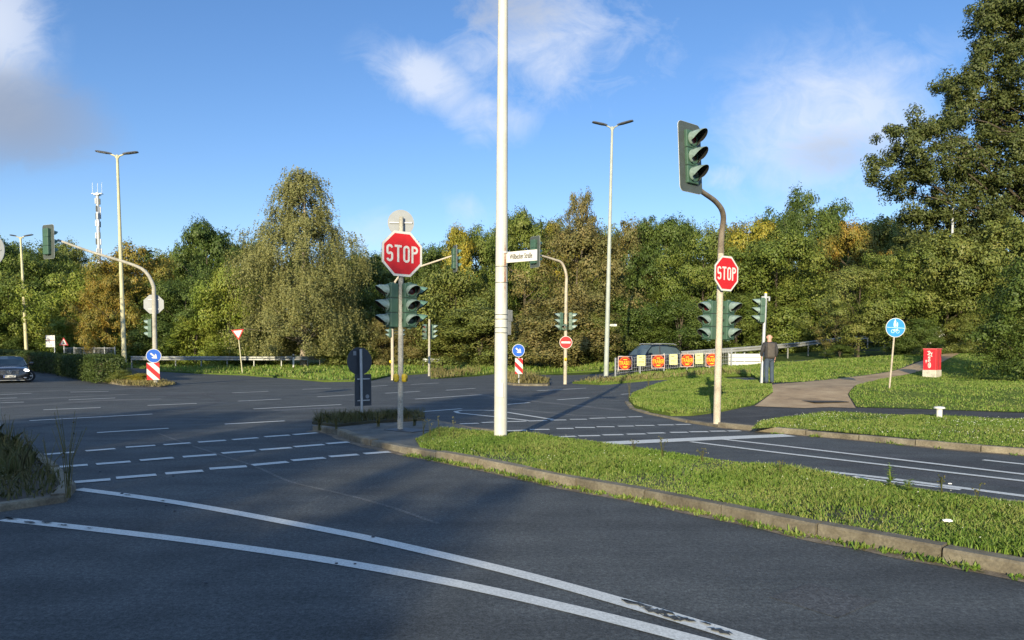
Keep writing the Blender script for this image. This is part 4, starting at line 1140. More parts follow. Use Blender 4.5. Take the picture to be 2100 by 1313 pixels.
# --- round sign at the left picture edge
lk = G(-3, 868, 0.12)
t = thing('sign_post', 'grey post on the left traffic island at the picture edge', 'post', lk, 0, None, 0.0)
pole_obj(t, [(0, 0, -0.1), (0, 0, zat(487, lk))], [0.038, 0.036], 'pole_grey', 'post', 12)
t = round_sign('round_sign', 'grey back of a round sign at the left picture edge', local(lk, 0, (0.0, 0.06, zat(513, lk)), 0), R(180 - 20), 0.29, 'white', None, 0.0, 'sign_back', False)
clamps(t, 0.02, (0.0,), 0.4)

# --- yield sign, warning triangle, info board
def tri(s, down=False):
    h = s * math.sqrt(3) / 2; r = s * 0.05
    p = [(0, 2 * h / 3), (-s / 2, -h / 3), (s / 2, -h / 3)]
    return [(-a, -b) for a, b in p] if down else p
ly = G(497, 766, 0.1)
yt = thing('yield_sign', 'red bordered white yield triangle on a leaning yellowish post by the left guard rail', 'sign', ly, R(8), None, -0.09)
s = 0.80; hz = zat(683, ly)
pole_obj(yt, [(0, 0.04, -0.1), (0, 0.04, hz + 0.2)], [0.038, 0.035], 'lamp_tan', 'post', 12)
plate('plate', tri(s, True), yt, M['red'], M['sign_back'], 0.014, (0, 0, hz))
mb = MB(); mb.fan([(a * 0.70, b * 0.70) for a, b in tri(s, True)], -0.010); mb.build('white_field', M['white'], yt, False, (0, 0, hz))
lt = D(131, 719, 57); lt = Vector((lt.x, lt.y, 0.1))
tt = thing('warning_sign', 'red bordered warning triangle rising behind the clipped hedge on the left', 'sign', lt, 0, None, 0.0)
hz = zat(703, lt); post(tt, hz + 0.2, 0.045)
plate('plate', tri(0.72), tt, M['red'], M['sign_back'], 0.014, (0, 0, hz))
mb = MB(); mb.fan([(a * 0.72, b * 0.72) for a, b in tri(0.72)], -0.010); mb.build('white_field', M['white'], tt, False, (0, 0, hz))
mb = MB(); mb.box((0, -0.013, -0.06), (0.16, 0.004, 0.1)); mb.box((-0.02, -0.014, 0.06), (0.08, 0.004, 0.1)); mb.build('symbol', M['text_black'], tt, False, (0, 0, hz))
li = D(104, 719, 57.5); li = Vector((li.x, li.y, 0.1))
it = thing('info_board', 'small white board with a dark red stripe behind the clipped hedge', 'sign', li, R(-6), None, 0.0)
hz = zat(700, li); pole_obj(it, [(0.3, 0.05, -0.1), (0.3, 0.05, hz + 0.3)], [0.05, 0.05], 'galv', 'post', 12)
plate('panel', [(0.38, 0.46), (-0.38, 0.46), (-0.38, -0.46), (0.38, -0.46)], it, M['white'], M['sign_back'], 0.03, (0, 0, hz))
mb = MB(); mb.box((0, -0.018, 0.08), (0.72, 0.005, 0.06)); mb.build('stripe', plain('board_stripe', (0.25, 0.04, 0.06), 0.5), it, False, (0, 0, hz))

# --- blue path sign
lp = G(1825, 797, 0.115)
t = thing('path_sign', 'pale blue round foot and cycle path sign on a leaning post in the lawn', 'sign', lp, R(-2), None, 0.066)
hz = zat(672, lp)
pole_obj(t, [(0, 0.035, -0.1), (0, 0.035, hz + 0.25)], [0.026, 0.026], 'pole_tan', 'post', 12)
plate('plate', circle(0.30), t, M['white'], M['sign_back'], 0.012, (0, 0, hz))
mb = MB(); mb.fan(circle(0.285), -0.0085); mb.build('coloured_field', M['faded_blue'], t, False, (0, 0, hz))
mb = MB()
mb.box((0, -0.0105, 0.0), (0.54, 0.003, 0.012))
for cx, sc in ((-0.03, 1.0), (0.045, 0.62)):                       # adult and child
    z0 = 0.03
    mb.fan(circle(0.022 * sc, 14, cx, z0 + 0.205 * sc), -0.0112); mb.fan([(cx + 0.03 * sc, z0 + 0.175 * sc), (cx - 0.03 * sc, z0 + 0.175 * sc), (cx - 0.038 * sc, z0 + 0.06 * sc), (cx - 0.028 * sc, z0), (cx + 0.028 * sc, z0), (cx + 0.036 * sc, z0 + 0.06 * sc)], -0.0112)
for cx in (-0.075, 0.075):
    c = circle(0.05, 18, cx, -0.115); mb.stroke(c + c[:2], 0.011, -0.0112)
mb.stroke([(-0.075, -0.115), (-0.03, -0.05), (0.05, -0.05), (0.0, -0.115), (-0.03, -0.05)], 0.011, -0.0116); mb.stroke([(0.075, -0.115), (0.045, -0.03), (0.07, -0.03)], 0.011, -0.0116)
mb.build('symbol', plain('symbol_faded_white', (0.55, 0.72, 0.85), 0.5), t, False, (0, 0, hz))
# sign boards behind it
lq = G(1815, 745, 0.1); lq = Vector((lq.x * 1.12, lq.y * 1.12, terr(lq.x * 1.12, lq.y * 1.12)))
t = thing('direction_board', 'grey back of a rectangular sign board on a post behind the blue path sign', 'sign', lq, R(168), None, 0.0)
hz = zat(653, lq)
pole_obj(t, [(-0.35, -0.05, -0.1), (-0.35, -0.05, hz + 0.4)], [0.045, 0.045], 'pole_tan', 'post', 12)
plate('panel', [(0.4, 0.42), (-0.6, 0.42), (-0.6, -0.42), (0.4, -0.42)], t, M['white'], M['sign_back'], 0.03, (0.1, 0, hz))
mb = MB()
for z in (-0.28, -0.02, 0.24): mb.box((0, 0.022, z), (0.96, 0.012, 0.03))
mb.build('stiffener', M['galv'], t, False, (0, 0, hz))

# ------------------------------------------------------------------ street lamps
def lamp(label, base, top_py, arms, mat, r0=0.11, lean=0.0, depth=None):
    t = thing('street_lamp', label, 'street lamp', base, 0, 'street lamps', lean)
    h = zat(top_py, base)
    pole_obj(t, [(0, 0, -0.2), (0, 0, h * 0.35), (0, 0, h)], [r0, r0 * 0.85, r0 * 0.5], mat)
    for dx, dy, L in arms:
        d = Vector((dx, dy, 0)).normalized()
        mb = MB(); mb.tube([(0, 0, h - 0.25), tuple(Vector((0, 0, h - 0.05)) + d * 0.12), tuple(Vector((0, 0, h + 0.03)) + d * 0.35)], [0.05, 0.045, 0.04], 10); mb.build('arm', M[mat], t, True)
        hd = put('lamp_head', cached(('lh', L), lambda: lamp_head_mesh(L)), t, tuple(Vector((0, 0, h + 0.05)) + d * 0.3), (0, R(-9), math.atan2(d.y, d.x)))
    return t
def lamp_head_mesh(L):
    mb = MB(); n = 6
    prof = [(0, 0.05, 0.05), (0.12, 0.09, 0.06), (0.3, 0.15, 0.055), (L * 0.85, 0.15, 0.045), (L, 0.11, 0.03)]
    vs, fs = [], []
    for x, w, hh in prof: vs += [(x, -w, 0), (x, -w * 0.8, hh), (x, w * 0.8, hh), (x, w, 0), (x, w * 0.85, -0.03), (x, -w * 0.85, -0.03)]
    for i in range(len(prof) - 1):
        for k in range(6): fs.append((i * 6 + k, i * 6 + (k + 1) % 6, (i + 1) * 6 + (k + 1) % 6, (i + 1) * 6 + k))
    fs += [tuple(range(5, -1, -1)), tuple(range((len(prof) - 1) * 6, len(prof) * 6))]
    mb.add(vs, fs); mb.box((L * 0.6, 0, -0.035), (L * 0.55, 0.2, 0.012))
    return mb.mesh('lamp_head', M['lamp_head'], False)
lamp('yellowish street lamp with two dark heads behind the left traffic light', G(256, 774, 0.1), 318, [(-1, -0.1, 0), (1, 0.05, 0)] and [(-1, -0.15, 0.85), (1, 0.1, 0.85)], 'lamp_tan', 0.135, -0.010)
lamp('grey green street lamp with two dark heads beside the poster fence', G(1243, 768, 0.1), 260, [(-1, -0.15, 0.9), (1, -0.5, 0.95)], 'lamp_grey', 0.14, 0.019)
b = D(55, 719, 65.0)
lamp('distant yellowish street lamp rising from the clipped hedge at far left', Vector((b.x, b.y, terr(b.x, b.y))), 486, [(1, 0.0, 0.8), (-0.9, -0.5, 0.5)], 'lamp_tan', 0.16, -0.022)
b = D(1947, 700, 46); b.z = terr(b.x, b.y)
lamp('white lamp post half hidden in the big tree foliage on the right', b, 415, [(-1, -0.4, 0.8)], 'mast_white', 0.12, 0.0)
# name plate on the right lamp
b = G(1243, 768, 0.1)
t = thing('small_sign', 'tiny pale plate fixed to the grey green street lamp', 'sign', b + Vector((0.42, -0.02, zat(667, b))), R(-8), None, 0.0)
plate('plate', [(0.18, 0.06), (-0.18, 0.06), (-0.18, -0.06), (0.18, -0.06)], t, M['white'], M['sign_back'], 0.014)
mb = MB(); mb.box((-0.05, -0.010, 0.0), (0.2, 0.003, 0.04)); mb.build('lettering', M['board'], t); mb = MB(); mb.box((-0.26, 0.0, 0), (0.2, 0.02, 0.03)); mb.build('bracket', M['galv'], t)

# ------------------------------------------------------------------ radio mast far away
mbp = D(208, 719, 230); mbp.z = 0
t = thing('radio_mast', 'white cylindrical radio mast with antenna panels far behind the left trees', 'mast', mbp)
hm = zat(395, mbp)
pole_obj(t, [(0, 0, 0), (0, 0, hm * 0.6), (0, 0, hm)], [0.6, 0.52, 0.45], 'mast_white', 'shaft', 14)
for dx in (-1.5, 0.1, 1.4):
    mb = MB(); mb.tube([(dx, 0, hm - 0.5), (dx, 0, hm + (3.0 if dx else 1.5))], 0.045, 6); mb.build('whip_antenna', M['galv'], t)
mb = MB(); mb.box((0, 0, hm - 0.4), (3.2, 1.2, 0.18)); mb.box((0, 0, hm - 0.8), (1.6, 1.6, 0.2)); mb.build('platform', M['galv'], t)
g = random.Random(4)
for k, zz in enumerate((hm - 2.6, hm - 5.0, hm - 7.5, hm - 9.5, hm - 13, hm - 15.5, hm - 18)):
    for a in range(3):
        an = a * 2.1 + k * 0.4
        mb = MB(); mb.box((0, 0, 0), (0.36, 0.24, 1.8), 0, None, 0.05); mb.tube([(0, 0, 0.5), (-math.cos(an) * 0.4, -math.sin(an) * 0.4, 0.5)], 0.05, 6)
        mb.build('antenna_panel', M['mast_white'] if (a + k) % 3 else M['board'], t, False, (math.cos(an) * 0.7, math.sin(an) * 0.7, zz + g.uniform(-.4, .4)))

# ------------------------------------------------------------------ guard rails, fences, posters
def guardrail(label, pts, h, rails=1, post_step=2.0, mat='rail'):
    """W-beam on posts; pts are world x,y"""
    t = thing('guard_rail', label, 'guard rail', Vector((pts[0][0], pts[0][1], terr(*pts[0][:2]))), 0, 'guard rails')
    o = Vector(t.location); path = resample([Vector((p[0], p[1], 0)) for p in pts], 1.0)
    prof = [(-0.02, 0.155), (0.04, 0.12), (0.04, 0.05), (-0.02, 0.0), (0.04, -0.05), (0.04, -0.12), (-0.02, -0.155)]
    mb = MB(); vs, fs = [], []
    for i, p in enumerate(path):
        tt_ = (path[min(i + 1, len(path) - 1)] - path[max(i - 1, 0)]).normalized(); nrm = Vector((tt_.y, -tt_.x, 0))
        if nrm.y > 0: nrm = -nrm
        for u, z in prof: vs.append(p + nrm * u + Vector((0, 0, terr(p.x, p.y) + h - 0.155 + z)) - o)
        for u, z in reversed(prof): vs.append(p + nrm * (u - 0.006) + Vector((0, 0, terr(p.x, p.y) + h - 0.155 + z)) - o)
    m = 14
    for i in range(len(path) - 1):
        for k in range(m): fs.append((i * m + k, (i + 1) * m + k, (i + 1) * m + (k + 1) % m, i * m + (k + 1) % m))
    mb.add(vs, fs); mb.build('beam', M[mat], t)
    for p in resample([Vector((q[0], q[1], 0)) for q in pts], post_step):
        mb = MB(); mb.box((0, 0.09, (h - 0.05) / 2 - 0.1), (0.06, 0.10, h + 0.15)); mb.build('post', M['rail'], t, False, tuple(Vector((p.x, p.y, terr(p.x, p.y))) - o))
    return t
gl = G(335, 757, 0.2); 
guardrail('long pale guard rail on the left grass verge in front of the birch', [(D(262, 740, 55).x, 55.5), (D(335, 740, 54.5).x, 54.5), (D(480, 743, 54).x, 54), (D(560, 746, 54.0).x, 54.0), (D(622, 748, 54.6).x, 54.6), (D(655, 748, 56).x, 56)], 0.92)
guardrail('short guard rail piece below the dark shrub gap behind the island signal', [(D(868, 748, 56).x, 56), (D(905, 748, 56).x, 56)], 0.75)
guardrail('curving guard rail behind the dark car and poster fence on the right', [(D(1268, 725, 47.8).x, 47.8), (D(1400, 722, 48.2).x, 48.2), (D(1560, 716, 49).x, 49), (D(1640, 712, 50).x, 50), (D(1700, 711, 52).x, 52), (D(1780, 712, 57).x, 57)], 0.98)
# wire mesh fence with posters
fA, fB = D(1262, 745, 38.6), D(1500, 740, 41.6)
fA.z = terr(fA.x, fA.y) + 0.1; fd = Vector((fB.x - fA.x, fB.y - fA.y, 0)); fl = fd.length; fyaw = math.atan2(fd.y, fd.x)
ft = thing('wire_fence', 'low grey wire mesh fence with circus style posters along the verge', 'fence', fA, fyaw)
def fz(u): p = fA + fd * (u / fl); return terr(p.x, p.y) + 0.1 - fA.z
npost = 6
for k in range(npost):
    u = fl * k / (npost - 1); mb = MB(); mb.box((u, 0, fz(u) + 0.45), (0.06, 0.06, 1.15)); mb.build('post', M['galv'], ft)
mb = MB()
for z in (0.2, 0.4, 0.6, 0.8, 0.95): mb.tube([(fl * k / 8, 0, fz(fl * k / 8) + z) for k in range(9)], 0.007, 5)
u = 0.0
while u < fl: mb.tube([(u, 0, fz(u) + 0.15), (u, 0, fz(u) + 0.97)], 0.004, 4); u += 0.12
mb.build('wire_mesh', M['galv'], ft)
def fence_u(pxx):
    r_ = ray(pxx, 740); r_ = r_ / r_.y
    # intersect the sight line with the fence line on plan
    # fA + s*fd = k*(r.x,1)
    s_ = (fA.y * r_.x - fA.x) / (fd.x - fd.y * r_.x)
    return s_ * fl
def poster_red(label, pc, ztop_py, w=0.86, h=0.72):
    u = fence_u(pc); p = fA + fd * (u / fl); hz = zat(ztop_py, Vector((p.x, p.y, 0)))
    t = thing('poster', label, 'poster', Vector((p.x, p.y, hz - h)) + Vector((math.sin(fyaw), -math.cos(fyaw), 0)) * 0.045, fyaw, 'red circus style posters', rnd.uniform(-0.03, 0.03))
    plate('sheet', [(w / 2, h), (-w / 2, h), (-w / 2, 0), (w / 2, 0)], t, M['poster_pink'], M['sign_back'], 0.012)
    mb = MB(); mb.fan([(w * .46, h * .96), (-w * .46, h * .96), (-w * .46, h * .04), (w * .46, h * .04)], -0.0085, 0)
    def ell(a, b, cx=0, cz=h / 2, n=28): return [(cx + a * math.cos(2 * math.pi * k / n), cz + b * math.sin(2 * math.pi * k / n)) for k in range(n)]
    mb.fan(ell(w * .475, h * .48), -0.0105, 1); mb.fan(ell(w * .44, h * .44), -0.0125, 2); mb.fan(ell(w * .43, h * .427), -0.0145, 1)
    mb.fan([(w * .15, h * .79), (-w * .15, h * .79), (-w * .12, h * .73), (w * .12, h * .73)], -0.0165, 2); mb.fan([(w * .20, h * .26), (-w * .20, h * .26), (-w * .10, h * .17), (w * .10, h * .17)], -0.0165, 2)
    mb.build('artwork', [M['poster_dark'], M['poster_red'], M['poster_yellow']], t)
    add_text('TRABER', h * 0.44, M['poster_yellow'], t, (0, -0.021, h * 0.49), 0.66, 0.003)
def poster_cream(label, pc, ztop_py, w=0.52, h=0.56):
    u = fence_u(pc); p = fA + fd * (u / fl); hz = zat(ztop_py, Vector((p.x, p.y, 0)))
    t = thing('poster', label, 'poster', Vector((p.x, p.y, hz - h)) + Vector((math.sin(fyaw), -math.cos(fyaw), 0)) * 0.045, fyaw, 'cream printed posters', rnd.uniform(-0.03, 0.03))
    plate('sheet', [(w / 2, h), (-w / 2, h), (-w / 2, 0), (w / 2, 0)], t, M['poster_cream'], M['sign_back'], 0.012)
    mb = MB(); g = random.Random(int(pc))
    for z, s0, wd, hh in ((h * .82, -w * .3, w * .42, h * .07), (h * .62, w * .1, w * .25, h * .05)): mb.box((s0 + wd / 2, -0.008, z), (wd, 0.004, hh))
    for row, hh in ((h * .36, h * .2), (h * .14, h * .07)):
        x = -w * .34
        while x < w * .34:
            q = g.uniform(.03, .06); mb.box((x + q / 2, -0.008, row + g.uniform(-.01, .02)), (q * .55, 0.004, hh * g.uniform(.5, 1)))
            x += q * 1.15
    mb.build('print', plain('print_dark', (0.16, 0.15, 0.06), 0.6) if 'print' not in CACHE else CACHE['print'], t)
poster_red('red and yellow poster leftmost on the wire fence, beside the grey lamp', 1281, 731)
poster_red('red and yellow poster below the rear side of the dark car', 1349, 728)
poster_red('red and yellow poster between two cream posters right of the dark car', 1408, 726)
poster_red('red and yellow poster partly hidden by the bent signal mast', 1459, 725)
poster_cream('cream poster under the windscreen of the dark car', 1314, 729)
poster_cream('cream poster on the fence just right of the dark car', 1380, 727)
poster_cream('rightmost cream poster on the wire fence, next to the bent mast', 1433, 725.5)
# white panel barrier
pb = D(1494, 747, 41.8); pb.z = terr(pb.x, pb.y) + 0.12
t = thing('barrier_board', 'long plain white board barrier right of the bent signal mast', 'barrier', pb, R(8))
wB = 1.95
for z in (0.14, 0.38, 0.60):
    mb = MB(); mb.box((wB / 2, 0, z), (wB, 0.03, 0.205), 0, None, 0.004); mb.build('board', M['white'], t)
for x in (0.02, wB * 0.5, wB - 0.02):
    mb = MB(); mb.box((x, 0.05, 0.28), (0.06, 0.05, 1.0)); mb.build('post', M['galv'], t)
# far left fence behind the hedge
fl0, fl1 = D(132, 722, 59.5), D(236, 722, 58)
t = thing('bar_fence', 'grey bar fence in the shade behind the clipped hedge', 'fence', Vector((fl0.x, fl0.y, terr(fl0.x, fl0.y))), math.atan2(fl1.y - fl0.y, fl1.x - fl0.x))
L = (fl1 - fl0).length; hz = 1.65
for k in range(6):
    mb = MB(); mb.box((L * k / 5, 0, hz / 2), (0.06, 0.06, hz)); mb.build('post', M['galv'], t)
mb = MB()
for z in (0.2, hz - 0.1): mb.box((L / 2, 0, z), (L, 0.03, 0.04))
x = 0.0
while x < L: mb.box((x, 0, hz / 2), (0.014, 0.014, hz - 0.2)); x += 0.13
mb.build('bar_panel', M['galv'], t)
# dark rail fence on the right beyond the lawn
fr0, fr1 = D(1690, 735, 47), D(1870, 732, 51)
t = thing('rail_fence', 'dark low rail fence behind the blue path sign', 'fence', Vector((fr0.x, fr0.y, terr(fr0.x, fr0.y))), math.atan2(fr1.y - fr0.y, fr1.x - fr0.x))
L = (fr1 - fr0).length
for k in range(4):
    mb = MB(); mb.box((L * k / 3, 0, 0.6), (0.07, 0.07, 1.3)); mb.build('post', M['sign_back_dark'], t)
for z in (0.55, 1.1):
    mb = MB(); mb.box((L / 2, 0, z), (L, 0.05, 0.06)); mb.build('rail', M['sign_back_dark'], t)
# white marker posts
def marker(label, p, h):
    t = thing('delineator_post', label, 'marker post', p, 0, 'white roadside marker posts')
    mb = MB(); mb.box((0, 0, h / 2), (0.11, 0.09, h), 0, None, 0.02); mb.build('post', M['white'], t)
    mb = MB(); mb.box((0, -0.002, h - 0.16), (0.115, 0.095, 0.13)); mb.build('dark_band', M['text_black'], t)
p = D(602, 752, 53.4); p.z = terr(p.x, p.y) + 0.09; marker('white marker post with dark band in front of the left guard rail', p, 1.0)
p = D(1373, 740, 47.4); p.z = terr(p.x, p.y); marker('white marker post standing behind the dark car', p, 1.25)

# ------------------------------------------------------------------ red cabinet, vent pipe, litter, covers
lr = G(1911, 773, 0.115)
t = thing('utility_cabinet', 'red utility cabinet with white scribbles on a pale concrete base in the lawn', 'cabinet', lr, R(40))
sc = (zat(715, lr)) / 1.30
mb = MB(); mb.box((0, 0, 0.12 * sc), (0.66 * sc, 0.58 * sc, 0.40 * sc), 0, None, 0.015); mb.build('base', M['cab_base'], t)
mb = MB(); mb.box((0, 0, 0.79 * sc), (0.62 * sc, 0.54 * sc, 0.95 * sc), 0, None, 0.012)
for k in range(6): mb.box((0, -0.272 * sc, (0.42 + 0.15 * k) * sc), (0.56 * sc, 0.006, 0.012 * sc))
mb.build('body', M['cab_red'], t)
mb = MB(); mb.box((0, 0, 1.28 * sc), (0.68 * sc, 0.60 * sc, 0.045 * sc), 0, None, 0.012); mb.build('roof', plain('cabinet_roof', (0.66, 0.12, 0.12), 0.4), t)
mb = MB(); mb.box((0.0, -0.274 * sc, 0.80 * sc), (0.008, 0.01, 0.9 * sc)); mb.build('door_gap', M['sign_back_dark'], t)
mb = MB(); y = -0.314 * sc
def zz(pts): return [((a - 0.5) * 0.40 * sc, (0.35 + b * 0.85) * sc) for a, b in pts]
for st in ([(0.25, .95), (.45, .98), (.6, .9), (.4, .8), (.25, .78)], [(.4, .98), (.45, .7), (.35, .62), (.6, .66)], [(.35, .6), (.5, .62), (.55, .45), (.35, .42), (.4, .55)], [(.6, .85), (.75, .88), (.62, .72), (.8, .7)],
           [(.45, .36)] + [(0.5 + 0.13 * math.cos(a), 0.22 + 0.14 * math.sin(a)) for a in [1.8 + k * 0.5 for k in range(13)]], [(.1, .5), (.14, .35), (.2, .5)], [(.5, .3), (.55, .12)]):
    mb.stroke(zz(st), 0.030 * sc, y)
mb.build('scribble', M['white'], t, False, (0, 0, 0), (0, 0, R(-90)))
lv = G(1926, 858, 0.12)
t = thing('vent_pipe', 'short white pipe with a flat cap sticking out of the clover strip', 'pipe', lv)
hv = zat(838, lv)
pole_obj(t, [(0, 0, -0.1), (0, 0, hv)], [0.062, 0.062], 'white', 'pipe', 18)
mb = MB(); mb.tube([(0, 0, hv), (0, 0, hv + 0.012), (0, 0, hv + 0.04), (0, 0, hv + 0.05)], [0.115, 0.118, 0.10, 0.03], 20); mb.build('cap', M['white'], t, True)
def crumple(name, label, p, r, seed):
    g = random.Random(seed); bm = bmesh.new(); bmesh.ops.create_icosphere(bm, subdivisions=3, radius=1)
    for v in bm.verts:
        k = 1 + 0.35 * math.sin(v.co.x * 7 + seed) * math.sin(v.co.y * 6) + g.uniform(-.18, .18)
        v.co = Vector((v.co.x * r * 1.5 * k, v.co.y * r * k, v.co.z * r * 0.5 * k))
    me = bpy.data.meshes.new(name); bm.to_mesh(me); bm.free(); me.materials.append(M['litter'])
    tag(put(name, me, None, p), label, 'litter')
crumple('crumpled_paper', 'crumpled white paper lying in the median grass near the kerb', G(1943, 1068, 0.15), 0.024, 3)
crumple('paper_scrap', 'small white scrap at the far edge of the median grass', G(1948, 992, 0.12), 0.012, 5)
mb = MB(); c = G(835, 893, 0.0); mb.box((c.x, c.y, 0.104), (0.75, 0.5, 0.016), 0, (0, 0, R(-35)), 0.004)
tag(mb.build('drain_cover', M['sign_back_dark']), 'dark rectangular cover set in the island paving', 'cover')
c = G(1690, 824, 0.1); mb = MB(); mb.box((c.x, c.y, terr(c.x, c.y) + 0.114), (1.0, 0.75, 0.014), 0, (0, 0, R(10)), 0.004)
tag(mb.build('drain_cover', M['asphalt_path']), 'dark rectangular cover set in the gravel path', 'cover')
g = random.Random(11)
mb = MB()
for pxx, pyy in ((236, 913), (205, 967), (355, 976), (412, 970), (340, 1036), (358, 1048), (728, 1156), (422, 1195), (765, 1101), (250, 1012), (280, 1044), (690, 1155)):
    c = G(pxx, pyy, 0.012); bm = bmesh.new(); bmesh.ops.create_icosphere(bm, subdivisions=1, radius=g.uniform(.008, .016))
    mb.add([Vector((v.co.x * 1.5, v.co.y, v.co.z * .6)) + c for v in bm.verts], [tuple(v.index for v in f.verts) for f in bm.faces]); bm.free()
tag(mb.build('road_debris', M['sign_back_dark']), 'dark bits of dirt lying on the road', 'debris', None, 'stuff')

# ------------------------------------------------------------------ trees
def leaf_quads(g, C, outward, leaf, asp=0.62, up=0.14, rand=0.9):
    n = len(C)
    nr = outward * 0.85 + g.normal(size=(n, 3)) * rand * 0.5 + np.array([0, 0, up])
    nr /= np.linalg.norm(nr, axis=1, keepdims=True) + 1e-9
    a = np.cross(nr, g.normal(size=(n, 3))); a /= np.linalg.norm(a, axis=1, keepdims=True) + 1e-9
    b = np.cross(nr, a)
    s = (leaf * g.uniform(0.6, 1.35, n))[:, None]
    bend = nr * s * 0.18
    V = np.stack([C - a * s * 0.5, C - b * s * asp * 0.42 + bend, C + a * s * 0.5, C + b * s * asp * 0.42 + bend], 1)
    return V.reshape(-1, 3)
PROF = {
 'round': lambda u: np.sqrt(np.clip(1 - (2 * u - 0.92) ** 2 / 1.17, 0.02, 1)) ,
 'oval': lambda u: np.clip(np.sin(np.pi * np.clip(u * 0.86 + 0.12, 0, 1)) ** 0.6, 0.05, 1),
 'bush': lambda u: np.clip((1 - u ** 2.6) ** 0.5, 0.05, 1) * (0.86 + 0.14 * np.sin(np.pi * np.clip(u * 1.3, 0, 1))),
 'spire': lambda u: np.clip((1 - u) ** 0.55, 0.03, 1) * (0.75 + 0.25 * np.minimum(1, u * 4)),
}
def crown_points(seed, shape, z0, nclump, per, cr, flat=0.62, lump=0.36, inner=0.25, spray=0.76):
    """leaf centres for a crown of unit height and unit width standing on z=0"""
    g = np.random.default_rng(seed)
    u = g.random(nclump) ** 0.85; ang = g.uniform(0, 2 * np.pi, nclump)
    ph = g.uniform(0, 6.28, 8)
    lp = 1 + lump * (0.5 * np.sin(2 * ang + ph[0] + 5 * u) + 0.45 * np.sin(3 * ang + ph[1] - 7 * u) + 0.4 * np.sin(5 * ang + ph[2] + 11 * u) + 0.3 * np.sin(9 * u + ph[3]))
    rr = 0.46 * PROF[shape](u) * np.clip(lp, 0.45, 1.35)
    q = np.sqrt(g.uniform(inner, 1.0, nclump))
    cx, cy, cz = rr * q * np.cos(ang), rr * q * np.sin(ang), z0 + u * (1 - z0 - cr * 0.7)
    C = np.stack([cx, cy, cz], 1)
    # every bough carries a handful of smaller sprays, so gaps stay open between the boughs
    nb = max(8, nclump // 6); B = C[:nb]; which = g.integers(0, nb, nclump)
    kk = g.normal(size=(nclump, 3)); kk /= np.linalg.norm(kk, axis=1, keepdims=True)
    bs = cr * g.uniform(0.7, 1.6, nb)
    C = B[which] + kk * (g.random((nclump, 1)) ** 0.4) * bs[which][:, None] * np.array([1, 1, 0.62])
    C[:, 2] = np.clip(C[:, 2], z0 * 0.5 + 0.01, 1 - cr * 0.25)
    size = cr * spray * g.uniform(0.5, 1.4, nclump)
    cen = np.array([0, 0, z0 + 0.35 * (1 - z0)])
    k = g.normal(size=(nclump, per, 3)); k /= np.linalg.norm(k, axis=2, keepdims=True)
    rad = g.random((nclump, per, 1)) ** 0.5
    P = k * rad * size[:, None, None]
    P[:, :, 2] *= flat
    P[:, :, 2] -= 0.3 * np.linalg.norm(P[:, :, :2], axis=2)        # sprays hang a little at their rim
    pts = (C[:, None, :] + P).reshape(-1, 3)
    out = (k * np.array([1, 1, 1.2]) + (kk * 0.9)[:, None, :] + ((C - cen) / 0.5)[:, None, :] * 0.35).reshape(-1, 3)
    return g, C, pts, out
def crown_mesh(name, seed, shape, z0, nclump, per, cr, leaf, **k):
    g, C, pts, out = crown_points(seed, shape, z0, nclump, per, cr, **k)
    return quads_object(name, leaf_quads(g, pts, out, leaf), LM['mid'], 'mesh'), C
def trunk_mesh(seed, C, z_top, r, nlimb=16, forks=1, mat='bark'):
    g = random.Random(seed); mb = MB()
    for f in range(forks):
        dx, dy = (g.uniform(-.02, .02), g.uniform(-.02, .02)) if forks == 1 else (g.uniform(-.13, .13), g.uniform(-.1, .1))
        p = [(0 + dx * t * t + g.uniform(-.004, .004), 0 + dy * t * t, z_top * t - 0.02 * (t == 0)) for t in (0, .12, .3, .5, .7, .88, 1)]
        mb.tube(p, [r * 1.35, r, r * .9, r * .75, r * .55, r * .35, r * .15] if forks == 1 else [r * .8, r * .7, r * .6, r * .5, r * .4, r * .25, r * .1], 8)
    idx = list(range(len(C))); g.shuffle(idx)
    for i in idx[:nlimb]:
        c = C[i]; zb = max(0.08, min(z_top * 0.9, c[2] - 0.45 * math.hypot(c[0], c[1]) - 0.05))
        a = Vector((0, 0, zb)); e = Vector(c); m = a.lerp(e, 0.55) + Vector((0, 0, -0.02 + 0.03 * g.random()))
        mb.tube([a, a.lerp(m, .5) + Vector((g.uniform(-.01, .01), g.uniform(-.01, .01), 0)), m, e], [r * .38, r * .3, r * .2, r * .05], 5, 0, False)
    return mb.mesh('trunk', M[mat], True)
VAR = {}
def variant(key, seed, shape, z0, nclump, per, cr, leaf, r=0.016, nlimb=14, forks=1, mat='bark', **k):
    cm, C = crown_mesh('crown', seed, shape, z0, nclump, per, cr, leaf, **k)
    VAR[key] = (cm, trunk_mesh(seed + 50, C, 0.86, r, nlimb, forks, mat))
variant('round_a', 1, 'round', 0.14, 330, 110, 0.125, 0.021)
variant('round_b', 2, 'round', 0.12, 340, 105, 0.115, 0.020, lump=0.45)
variant('round_c', 3, 'round', 0.10, 310, 115, 0.135, 0.022, lump=0.4)
variant('oval_a', 4, 'oval', 0.05, 350, 105, 0.115, 0.0195, lump=0.42)
variant('oval_b', 5, 'oval', 0.04, 350, 100, 0.105, 0.019, lump=0.48)
variant('spire_a', 6, 'spire', 0.04, 300, 100, 0.10, 0.020, lump=0.35)
variant('bush_a', 7, 'bush', 0.0, 330, 110, 0.15, 0.024, 0.012, 14, 4, flat=0.8, lump=0.4)
variant('bush_b', 8, 'bush', 0.0, 360, 100, 0.13, 0.022, 0.012, 14, 5, flat=0.8, lump=0.34)
variant('bush_c', 9, 'bush', 0.0, 400, 95, 0.115, 0.021, 0.012, 16, 6, flat=0.9, lump=0.32)
